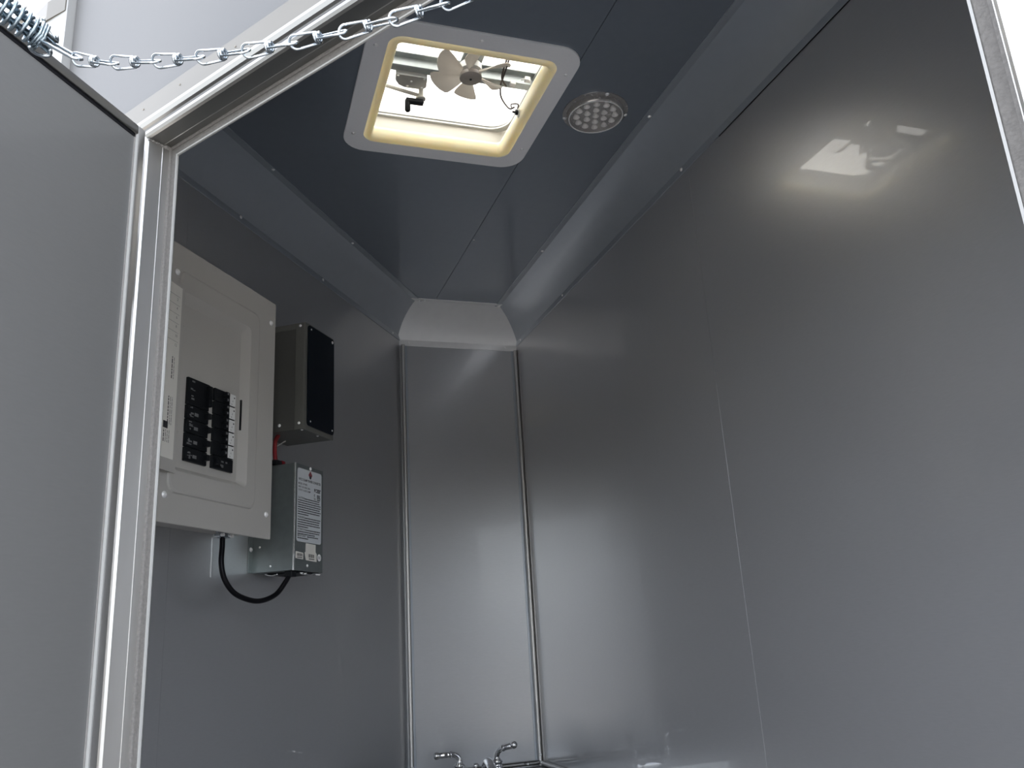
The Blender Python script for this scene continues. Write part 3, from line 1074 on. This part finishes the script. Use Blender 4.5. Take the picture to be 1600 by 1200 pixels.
bm = NB()
lo = rrect(VX0, VX1, VY0, VY1, 0.050, 8)
li = rrect(0.246, 0.5745, 1.2550, 1.5990, 0.028, 8)
loops(bm, [ringxy(lo, zc), ringxy(lo, zc - 0.0035), ringxy(rrect(VX0 + 0.001, VX1 - 0.001, VY0 + 0.001, VY1 - 0.001, 0.049, 8), zc - 0.0045), ringxy(li, zc - 0.0045), ringxy(li, zc)], close=True)
fg = finish('flange', bm, 'flange_plastic', rv, smooth=True, auto=40)
for x, y in ((0.225, 1.578), (0.5975, 1.556), (0.5975, 1.288), (0.225, 1.29), (0.41, 1.2335), ):
    screw(fg, (x, y, zc - 0.0045), (0, 0, -1), 0.0034)
# cream rim: rounded lip and inner well
bm = NB()
secs = [(0.0, 0.0, -0.002), (0.0, 0.0, -0.0050), (0.003, 0.003, -0.0072), (0.009, 0.009, -0.0080), (0.015, 0.015, -0.0064), (0.0185, 0.0185, -0.002), (0.0200, 0.0200, 0.005), (0.0208, 0.0208, 0.012), (0.0212, 0.0212, 0.018), (0.015, 0.015, 0.018), (0.008, 0.008, 0.0)]
rings = []
for a, b, dz in secs:
    rings.append(ringxy(rrect(0.246 + a, 0.5745 - a, 1.2550 + b, 1.5990 - b, max(0.010, 0.028 - a), 8), zc + dz))
loops(bm, rings, close=True)
finish('rim', bm, 'cream_plastic', rv, smooth=True, auto=50)
# riser through the roof, with galvanised strips
bm = NB()
ro = rrect(0.2345, 0.586, 1.2425, 1.6125, 0.020, 8)
loops(bm, [ringxy(ro, zc + 0.016), ringxy(ro, zc + 0.080), ringxy(rrect(0.232, 0.5885, 1.240, 1.615, 0.020, 8), zc + 0.080), ringxy(rrect(0.232, 0.5885, 1.240, 1.615, 0.020, 8), zc + 0.016)], close=True)
finish('riser', bm, 'riser_white', rv, smooth=True, auto=50)
for z, inset, h in ((0.070, 0.008, 0.004), (0.080, 0.004, 0.005)):
    bm = NB()
    a = rrect(0.2345 + inset, 0.586 - inset, 1.2425 + inset, 1.6125 - inset, 0.045, 8)
    b = rrect(0.2300, 0.5905, 1.238, 1.617, 0.050, 8)
    loops(bm, [ringxy(a, zc + z), ringxy(b, zc + z), ringxy(b, zc + z + h), ringxy(a, zc + z + h)], close=True)
    finish('metal_rim', bm, 'motor_metal', rv, smooth=True, auto=40)
# translucent dome lid
bm = NB()
dr_ = []
for (ins, z) in ((-0.020, 0.082), (-0.020, 0.100), (-0.012, 0.112), (0.010, 0.120), (0.040, 0.127), (0.090, 0.132), (0.150, 0.134)):
    dr_.append(ringxy(rrect(0.230 + ins, 0.5905 - ins, 1.238 + ins, 1.617 - ins, max(0.012, 0.055 - ins * 0.3), 8), zc + z))
loops(bm, dr_, cap1=True)
finish('dome_lid', bm, 'dome_plastic', rv, smooth=True, auto=50)
# cross bars (galvanised channel: a flat and a lip)
bars = thing  # alias kept local
for (y0, y1, z0, z1) in ((1.4030, 1.4180, 0.080, 0.083), (1.4160, 1.4190, 0.060, 0.083), (1.4190, 1.4340, 0.060, 0.063), (1.4330, 1.4360, 0.060, 0.074)):
    bm = NB()
    box(bm, 0.2350, 0.5860, y0, y1, zc + z0, zc + z1, 0.0008, 1)
    finish('cross_bar', bm, 'galvanised', rv)
bm = NB()
box(bm, 0.418, 0.462, 1.2430, 1.405, zc + 0.080, zc + 0.084, 0.001, 1)
finish('motor_bracket', bm, 'galvanised', rv)
bm = NB()
lathe(bm, [(0.006, 0.0), (0.020, 0.002), (0.024, 0.006), (0.024, 0.020), (0.020, 0.024), (0.008, 0.026)], Matrix.Translation((0.4380, 1.4020, zc + 0.052)), 20)
finish('motor', bm, 'motor_metal', rv, smooth=True, auto=40)
# fan: hub + six blades
FZ = zc + 0.052
hubc = Vector((0.4360, 1.3965, FZ))
bm = NB()
lathe(bm, [(0.0001, -0.0165), (0.003, -0.0160), (0.0205, -0.0155), (0.0226, -0.0140), (0.0230, -0.0110), (0.0222, -0.0060), (0.010, -0.0050)], Matrix.Translation(hubc), 24)
hub = finish('fan_hub', bm, 'fan_hub', rv, smooth=True, auto=40)
bm = NB()
lathe(bm, [(0.0026, -0.0172), (0.0026, -0.0155), (0.0001, -0.0155)], Matrix.Translation(hubc), 10)
finish('shaft_end', bm, 'black_plastic', hub)
for k in range(6):
    a0 = math.radians(196 + 60 * k)
    bm = NB()
    er, tn, zz = Vector((math.cos(a0), math.sin(a0), 0)), Vector((-math.sin(a0), math.cos(a0), 0)), Vector((0, 0, 1))
    rows = []
    NR, NC = 8, 6
    for i in range(NR + 1):
        s = i / NR
        r = 0.0200 + (0.0810 - 0.0200) * s
        wd = 0.0065 + 0.0185 * min(1, s * 1.15) ** 0.85
        pit = math.radians(46 - 20 * s)
        row = []
        for j in range(NC + 1):
            q = (j / NC - 0.5) * 2
            ww = wd * q
            rr = r - 0.009 * s * abs(q) ** 2.5 + 0.004 * s * q
            p = hubc + er * math.sqrt(max(rr * rr - (ww * math.cos(pit)) ** 2 * 0.35, 1e-6)) + tn * (ww * math.cos(pit) + 0.010 * s) + zz * (ww * math.sin(pit) - 0.004 + 0.003 * (1 - q * q))
            row.append(bm.verts.new(p))
        rows.append(row)
    for i in range(NR):
        for j in range(NC):
            bm.faces.new((rows[i][j], rows[i][j + 1], rows[i + 1][j + 1], rows[i + 1][j]))
    bmesh.ops.recalc_face_normals(bm, faces=bm.faces)
    bmesh.ops.solidify(bm, geom=bm.faces[:], thickness=0.0014)
    finish('fan_blade', bm, 'fan_plastic', rv, smooth=True, auto=40)
# crank gearbox and crank
gz = zc + 0.050
bm = NB()
gp = [(0.2900, 1.4330), (0.3550, 1.4330), (0.3590, 1.4620), (0.3530, 1.4720), (0.3150, 1.4720), (0.3020, 1.4660), (0.2930, 1.4530)]
prism(bm, gp, gz, gz + 0.013)
gb = finish('crank_gearbox', bm, 'motor_metal', rv)
for x, y in ((0.296, 1.437), (0.350, 1.437), (0.350, 1.466), (0.320, 1.466), (0.325, 1.450)):
    screw(gb, (x, y, gz), (0, 0, -1), 0.0022)
bm = NB()
tube(bm, [(0.3500, 1.4690, gz + 0.004), (0.3505, 1.4760, gz - 0.010), (0.3500, 1.4780, gz - 0.020)], 0.0052, 10)
finish('crank_shaft', bm, 'riser_white', rv, smooth=True)
bm = NB()
lathe(bm, [(0.003, 0.0), (0.0105, 0.001), (0.0105, 0.004), (0.003, 0.005)], Matrix.Translation((0.3500, 1.4775, gz - 0.021)), 18)
finish('crank_washer', bm, 'riser_white', rv, smooth=True, auto=40)
bm = NB()
box(bm, 0.3180, 0.3560, 1.4710, 1.4835, gz - 0.0330, gz - 0.0220, 0.003, 3)
ck = finish('crank_arm', bm, 'black_plastic', rv, smooth=True, auto=40)
bm = NB()
lathe(bm, [(0.0052, 0.0), (0.0058, -0.004), (0.0062, -0.024), (0.0045, -0.027), (0.0001, -0.0275)], Matrix.Translation((0.3220, 1.4770, gz - 0.026)), 14)
finish('crank_knob', bm, 'black_plastic', ck, smooth=True, auto=40)
bm = NB()
tube(bm, [(0.352, 1.477, gz - 0.012), (0.250, 1.484, gz + 0.012)], 0.0042, 10)
finish('lift_rod', bm, 'riser_white', rv, smooth=True)
# wires and switch
for p, r in (([(0.4980, 1.3000, zc + 0.082), (0.5040, 1.3500, zc + 0.062), (0.5060, 1.3950, zc + 0.053), (0.5080, 1.4200, zc + 0.052), (0.5200, 1.4550, zc + 0.048), (0.5450, 1.4800, zc + 0.042), (0.5530, 1.4680, zc + 0.038)], 0.0019),
             ([(0.4920, 1.2950, zc + 0.082), (0.5000, 1.3500, zc + 0.064), (0.5040, 1.3980, zc + 0.055), (0.5220, 1.4250, zc + 0.055)], 0.0020),
             ([(0.5500, 1.4750, zc + 0.040), (0.5420, 1.4560, zc + 0.035), (0.5540, 1.4480, zc + 0.032), (0.5580, 1.4620, zc + 0.030)], 0.0016)):
    bm = NB()
    tube(bm, smooth_path(p, 6), r, 6)
    finish('wire', bm, 'wire_brown', rv, smooth=True)
bm = NB()
tube(bm, smooth_path([(0.5480, 1.4030, zc + 0.060), (0.5600, 1.3900, zc + 0.052), (0.5640, 1.3930, zc + 0.045)], 5), 0.0014, 6)
finish('wire', bm, 'white_plastic', rv, smooth=True)
for x, y in ((0.5280, 1.4190), (0.5540, 1.4000)):
    bm = NB()
    box(bm, x, x + 0.012, y - 0.006, y + 0.004, zc + 0.0540, zc + 0.0640, 0.001, 1)
    finish('wire_nut', bm, 'white_plastic', rv)
bm = NB()
Ms = Matrix.Translation((0.5590, 1.4490, zc + 0.012)) @ Matrix.Rotation(-PI / 2, 4, 'Y')
lathe(bm, [(0.0110, -0.004), (0.0110, 0.004), (0.0085, 0.006), (0.006, 0.0065)], Ms, 16)
sw = finish('switch_body', bm, 'riser_white', rv, smooth=True, auto=40)
bm = NB()
lathe(bm, [(0.0058, 0.006), (0.0058, 0.012), (0.0025, 0.0125), (0.0022, 0.018), (0.0001, 0.019)], Ms, 14)
finish('switch_toggle', bm, 'black_plastic', sw, smooth=True, auto=40)

# ------------------------------------------------------------------ round ceiling light
lx, ly = 0.7060, 1.3925
cl_ = thing('ceiling_light', 'round clear lamp with many small cups beside roof vent', 'lamp', None, (lx, ly, W(H)))
bm = NB()
Ml = Matrix.Translation((lx, ly, zc)) @ Matrix.Rotation(PI, 4, 'X')
lathe(bm, [(0.0600, 0.0), (0.0690, 0.0), (0.0690, 0.0020), (0.0655, 0.0034), (0.0612, 0.0040), (0.0600, 0.0110), (0.0578, 0.0130), (0.0548, 0.0130), (0.0545, 0.0008)], Ml, 40, True)
finish('housing_ring', bm, 'reflector', cl_, smooth=True, auto=40)
bm = NB()
lathe(bm, [(0.0001, 0.0030), (0.0545, 0.0030), (0.0545, 0.0008), (0.0001, 0.0008)], Ml, 32)
finish('reflector_plate', bm, 'reflector', cl_)
bm = NB()
lathe(bm, [(0.0001, 0.0118), (0.0546, 0.0118), (0.0546, 0.0130), (0.0500, 0.0137), (0.0001, 0.0140)], Ml, 40)
finish('lens', bm, 'lens_clear', cl_, smooth=True, auto=40)
bm = NB()
lathe(bm, [(0.0550, 0.0125), (0.0578, 0.0125), (0.0574, 0.0142), (0.0556, 0.0142)], Ml, 40, True)
finish('lens_bezel', bm, 'screw_metal', cl_, smooth=True, auto=40)
cup_me = None
spots = [(0, 0)] + [(0.0205 * math.cos(math.radians(60 * k + 10)), 0.0205 * math.sin(math.radians(60 * k + 10))) for k in range(6)] \
    + [(0.0405 * math.cos(math.radians(30 * k + 10)), 0.0405 * math.sin(math.radians(30 * k + 10))) for k in range(12)]
for x, y in spots:
    if cup_me is None:
        bm = NB()
        lathe(bm, [(0.0001, 0.0), (0.0018, 0.0004), (0.0036, 0.003), (0.0066, 0.0085), (0.0072, 0.0085), (0.0040, 0.0)], Matrix.Identity(4), 10)
        c = finish('led_cup', bm, 'led_cup', cl_, smooth=True)
        cup_me = c.data
        c.data.transform(Matrix.Translation(Vector((lx, ly, zc))))
    else:
        c = bpy.data.objects.new('led_cup', cup_me)
        COL.objects.link(c)
        c.parent = cl_
    c.matrix_local = Matrix.Translation((x, y, -0.0028)) @ Matrix.Rotation(PI, 4, 'X')
for a in (150, -8, 268):
    screw(cl_, (lx + 0.0655 * math.cos(math.radians(a)), ly + 0.0655 * math.sin(math.radians(a)), zc - 0.003), (0, 0, -1), 0.0036)

# ------------------------------------------------------------------ chain and spring
CH = [(-0.157, 0.6715, 0.4947), (-0.1241, 0.6503, 0.4667), (-0.0853, 0.6253, 0.4526), (-0.035, 0.5928, 0.4417), (-0.0001, 0.5702, 0.4372), (0.0258, 0.5535, 0.4346),
      (0.0601, 0.5314, 0.4333), (0.0866, 0.5143, 0.4330), (0.1118, 0.498, 0.4345), (0.1364, 0.4821, 0.4370), (0.175, 0.457, 0.4440), (0.23, 0.4215, 0.4620), (0.29, 0.3828, 0.4960), (0.345, 0.347, 0.5430), (0.3840, 0.3220, 0.5950)]
CH = [Vector((a, b, c + Z0)) for a, b, c in CH]
dense = smooth_path(CH, 12)
cum = [0]
for a, b in zip(dense[:-1], dense[1:]):
    cum.append(cum[-1] + (b - a).length)


def along(s):
    for i in range(len(cum) - 1):
        if cum[i + 1] >= s:
            t = (s - cum[i]) / max(cum[i + 1] - cum[i], 1e-9)
            return dense[i].lerp(dense[i + 1], t)
    return dense[-1]


dc = thing('door_chain', 'zinc double loop chain hanging across the top of doorway', 'chain', None, tuple(CH[0]))
WR = 0.00100
PITCH_L = 0.0400


def link_long(length, wid, tw):
    """one stadium of wire, local x along"""
    pts = []
    h = length / 2 - wid / 2
    for k in range(9):
        a = -PI / 2 + PI * k / 8
        pts.append((h + wid / 2 * math.cos(a), wid / 2 * math.sin(a), 0))
    for k in range(9):
        a = PI / 2 + PI * k / 8
        pts.append((-h + wid / 2 * math.cos(a), wid / 2 * math.sin(a), 0))
    return pts


def link_double():
    """double loop link: two eyes at right angles joined by a wrapped knot"""
    bm = NB()
    L = PITCH_L
    # front eye in the xy plane
    pts = []
    w2 = 0.0052
    for k in range(13):
        a = -PI / 2 + PI * k / 12
        pts.append((L / 2 - w2 + w2 * math.cos(a) + 0.003, w2 * math.sin(a), 0))
    p1 = [(0.000, -0.0040, 0.0)] + pts + [(0.000, 0.0040, 0.0)]
    tube(bm, p1, WR, 7)
    pts = []
    for k in range(13):
        a = PI / 2 + PI * k / 12
        pts.append((-L / 2 + w2 + w2 * math.cos(a) - 0.003, 0, w2 * math.sin(a)))
    p2 = [(0.000, 0, 0.0040)] + pts + [(0.000, 0, -0.0040)]
    tube(bm, p2, WR, 7)
    # wraps of the knot
    wr = []
    for k in range(34):
        a = 2 * PI * k / 14
        wr.append((-0.0022 + 0.0044 * k / 33, 0.0036 * math.cos(a), 0.0036 * math.sin(a)))
    tube(bm, wr, WR, 6)
    return bm


ld = link_double()
bmesh.ops.recalc_face_normals(ld, faces=ld.faces)
for f in ld.faces:
    f.smooth = True
lme = bpy.data.meshes.new('link')
ld.to_mesh(lme)
ld.free()
lme.materials.append(MAT['zinc'])
# connecting oblong link from the spring to the chain
bm = NB()
a, b = along(-0.0), along(0.047)
xa = (along(0.040) - along(0.0)).normalized()
ya = xa.cross(Vector((0.35, -0.8, 0.5))).normalized()
za = xa.cross(ya)
mid = along(0.018)
pts = [mid + xa * p[0] + ya * p[1] for p in link_long(0.052, 0.0100, 0)]
tube(bm, pts, 0.0014, 8, closed=True)
finish('connecting_link', bm, 'zinc', dc, smooth=True)
s = 0.044 + PITCH_L / 2 - 0.004
k = 0
random.seed(5)
while s < cum[-1] - 0.01:
    c = along(s)
    x = (along(s + 0.006) - along(s - 0.006)).normalized()
    ref = Vector((0, 0, 1))
    y = ref.cross(x).normalized()
    z = x.cross(y)
    tw = math.radians(38 + random.uniform(-16, 16))
    y2 = y * math.cos(tw) + z * math.sin(tw)
    z2 = x.cross(y2)
    o = bpy.data.objects.new('link', lme)
    COL.objects.link(o)
    o.parent = dc
    m4 = Matrix(((x.x, y2.x, z2.x, c.x), (x.y, y2.y, z2.y, c.y), (x.z, y2.z, z2.z, c.z), (0, 0, 0, 1)))
    o.matrix_local = Matrix.Translation(-CH[0]) @ m4
    s += PITCH_L
    k += 1
bm = NB()
e = CH[-1]
tube(bm, smooth_path([e + Vector((0, 0, -0.004)), e + Vector((0.004, 0.002, 0.006)), e + Vector((0.012, 0.008, 0.010)), e + Vector((0.026, 0.019, 0.010))], 5), 0.0018, 8)
finish('eye_hook', bm, 'zinc', dc, smooth=True)

# spring running to the outer end of the door leaf
S0 = CH[0] + Vector((-0.004, 0.0025, 0.004))
S1 = S0 + Vector((-0.235, -0.195, 0.078))
sp = thing('door_spring', 'blue-grey coil check spring at the upper left of the door', 'spring', None, tuple(S0))
ax = (S1 - S0)
LS = ax.length
ax.normalize()
ex = ax.cross(Vector((0, 0, 1))).normalized()
ey = ax.cross(ex)
RS = 0.0112
pts = []
TURN = 0.0062
nt = LS / TURN
N = int(nt * 14)
for i in range(N + 1):
    s = LS * i / N
    # tight end turns
    a = 2 * PI * (s / TURN)
    if s < 0.006:
        a = 2 * PI * (s / 0.0022)
        off = 0
    else:
        a = 2 * PI * (0.006 / 0.0022) + 2 * PI * ((s - 0.006) / TURN)
    pts.append(S0 + ax * s + RS * (math.cos(a) * ex + math.sin(a) * ey))
bm = NB()
tube(bm, pts, 0.00155, 6)
finish('coil', bm, 'zinc_spring', sp, smooth=True)
for off in (ey * 0.0060, ey * -0.0060, ex * 0.0060, ex * -0.0060):
    bm = NB()
    p = [S0 - ax * 0.010 + off, S0 + ax * 0.06 + off, S0 + ax * (LS - 0.01) + off]
    tube(bm, p, 0.0027, 8)
    finish('draw_rod', bm, 'zinc_spring', sp, smooth=True)
for sg in (1, -1):
    bm = NB()
    arc = []
    for k in range(15):
        a = PI * 1.15 * k / 14
        arc.append(S0 - ax * (0.002 + 0.004 * math.sin(a)) + ey * (sg * (0.0125 + 0.0045 * math.cos(a))) + ex * (-0.002 + 0.006 * math.sin(a)) + ax * (0.008 * math.cos(a)))
    tube(bm, arc, 0.0015, 8)
    finish('rod_hook', bm, 'zinc', sp, smooth=True)
bm = NB()
tube(bm, smooth_path([S1 - ax * 0.01, S1, S1 + Vector((-0.02, -0.01, 0.0)), S1 + Vector((-0.05, 0.04, 0.01))], 5), 0.002, 8)
finish('end_hook', bm, 'zinc', sp, smooth=True)

# ------------------------------------------------------------------ sink counter and faucet
ZK = W(-0.372)
sk = thing('sink_counter', 'metal corner sink counter under the faucet at bottom edge', 'counter', None, (0.6, 2.3, 0.0))
bm = NB()
outer = [(0.145, 2.05), (XL + 0.002, YB - 0.002), (XR - 0.002, YB - 0.002), (XR - 0.002, 2.05)]
inner = rrect(0.42, 0.86, 2.08, 2.30, 0.05, 5)
prism_hole(bm, outer, inner, ZK - 0.03, ZK)
finish('worktop', bm, 'counter_metal', sk)
bm = NB()
loops(bm, [ringxy(rrect(0.42, 0.86, 2.08, 2.30, 0.05, 5), ZK - 0.002), ringxy(rrect(0.435, 0.845, 2.095, 2.285, 0.05, 5), ZK - 0.12), ringxy(rrect(0.47, 0.81, 2.12, 2.26, 0.05, 5), ZK - 0.135)], cap1=True)
finish('basin', bm, 'counter_metal', sk, smooth=True, auto=50)
bm = NB()
prism(bm, [(0.185, 2.08), (XL + 0.012, YB - 0.01), (XR - 0.01, YB - 0.01), (XR - 0.01, 2.08)], 0.0, ZK - 0.14)
finish('cabinet', bm, 'grey_sheet', sk)
for (x0, x1) in ((0.20, 0.545), (0.555, 0.90)):
    bm = NB()
    box(bm, x0, x1, 2.062, 2.08, 0.04, ZK - 0.15, 0.003, 2)
    cd = finish('cabinet_door', bm, 'grey_sheet', sk)
    bm = NB()
    tube(bm, [((x0 + x1) / 2 - 0.05, 2.045, ZK - 0.20), ((x0 + x1) / 2 + 0.05, 2.045, ZK - 0.20)], 0.005, 8)
    finish('handle', bm, 'chrome', cd, smooth=True, auto=40)
# edge beads along walls at counter height (trim_7 back, trim_8 right)
t = struct_root('trim_7', Matrix.Translation((XR, YB, W(-0.362))), 'aluminium bead along foot of the narrow far wall', 'trim')
for (x0, x1) in ((-0.40, -0.060), (-0.058, -0.004)):
    bm = NB()
    tube(bm, [(x0, -0.008, 0.0), (x1, -0.008, 0.0)], 0.0065, 12)
    finish('bead', bm, 'aluminium_header', t, smooth=True, auto=50)
screw(t, (-0.05, -0.0145, 0.0), (0, -1, 0), 0.0028)
t = struct_root('trim_8', Matrix.Translation((XR, YB, W(-0.362))), 'aluminium bead along foot of the right partition', 'trim')
bm = NB()
tube(bm, [(-0.008, -0.012, 0.0), (-0.008, -0.53, 0.0)], 0.0065, 12)
finish('bead', bm, 'aluminium', t, smooth=True, auto=50)
screw(t, (-0.0145, -0.03, 0.0), (-1, 0, 0), 0.0028)

fx, fy = 0.6645, 2.372
fa = thing('faucet', 'chrome two-handle faucet at the bottom edge before far wall', 'faucet', None, (fx, fy, ZK))
bm = NB()
rr_ = rrect(fx - 0.080, fx + 0.080, fy - 0.028, fy + 0.028, 0.027, 6)
loops(bm, [ringxy(rr_, ZK), ringxy(rr_, ZK + 0.008), ringxy(rrect(fx - 0.074, fx + 0.074, fy - 0.022, fy + 0.022, 0.021, 6), ZK + 0.016)], cap0=True, cap1=True)
finish('base_plate', bm, 'chrome', fa, smooth=True, auto=50)
hb = [(0.021, 0.008), (0.020, 0.016), (0.015, 0.022), (0.0135, 0.030), (0.016, 0.0345), (0.0165, 0.038), (0.013, 0.042), (0.0125, 0.048), (0.015, 0.0505), (0.0145, 0.054), (0.010, 0.057), (0.009, 0.061)]
for sx, tip in ((-1, Vector((-0.064, 0.004, 0.010))), (1, Vector((0.030, -0.040, 0.016)))):
    hx = fx + sx * 0.0525
    bm = NB()
    lathe(bm, hb, Matrix.Translation((hx, fy, ZK)), 22)
    hd = finish('handle_base', bm, 'chrome', fa, smooth=True, auto=60)
    b0 = Vector((hx, fy, ZK + 0.056))
    d = Vector((tip.x, tip.y, 0.012 if sx > 0 else 0)).normalized()
    pth = smooth_path([b0, b0 + Vector((0, 0, 0.010)), b0 + d * 0.005 + Vector((0, 0, 0.019)), b0 + d * 0.014 + Vector((0, 0, 0.0235)), b0 + d * 0.022 + Vector((0, 0, 0.0245))], 5)
    bm = NB()
    tube(bm, pth, 0.0072, 14)
    finish('lever_elbow', bm, 'chrome', hd, smooth=True, auto=60)
    bm = NB()
    q = Vector((0, 0, 1)).rotation_difference(d)
    ll = 0.040
    Mv = Matrix.Translation(b0 + d * 0.020 + Vector((0, 0, 0.0245))) @ q.to_matrix().to_4x4()
    lathe(bm, [(0.0078, 0.0), (0.0088, 0.002), (0.0088, 0.004), (0.0066, 0.006), (0.0072, 0.014), (0.0078, ll - 0.010), (0.0064, ll - 0.008), (0.0085, ll - 0.005), (0.0096, ll), (0.0085, ll + 0.005), (0.0050, ll + 0.008), (0.0001, ll + 0.0085)], Mv, 18)
    finish('lever', bm, 'chrome', hd, smooth=True, auto=60)
# spout arcs toward the basin, with the drain pull behind it
bm = NB()
sp_ = smooth_path([(fx + 0.022, fy, ZK + 0.010), (fx + 0.022, fy - 0.004, ZK + 0.036), (fx + 0.020, fy - 0.024, ZK + 0.054), (fx + 0.016, fy - 0.060, ZK + 0.052), (fx + 0.012, fy - 0.100, ZK + 0.038), (fx + 0.010, fy - 0.112, ZK + 0.026)], 6)
tube(bm, sp_, [0.017 - 0.006 * min(1, i / (len(sp_) - 1) * 1.2) for i in range(len(sp_))], 16)
finish('spout', bm, 'chrome', fa, smooth=True, auto=60)
bm = NB()
lathe(bm, [(0.0030, 0.0), (0.0030, 0.034), (0.009, 0.037), (0.0100, 0.041), (0.0055, 0.046), (0.0001, 0.0465)], Matrix.Translation((fx - 0.004, fy + 0.012, ZK + 0.006)), 14)
finish('drain_pull', bm, 'chrome', fa, smooth=True, auto=60)
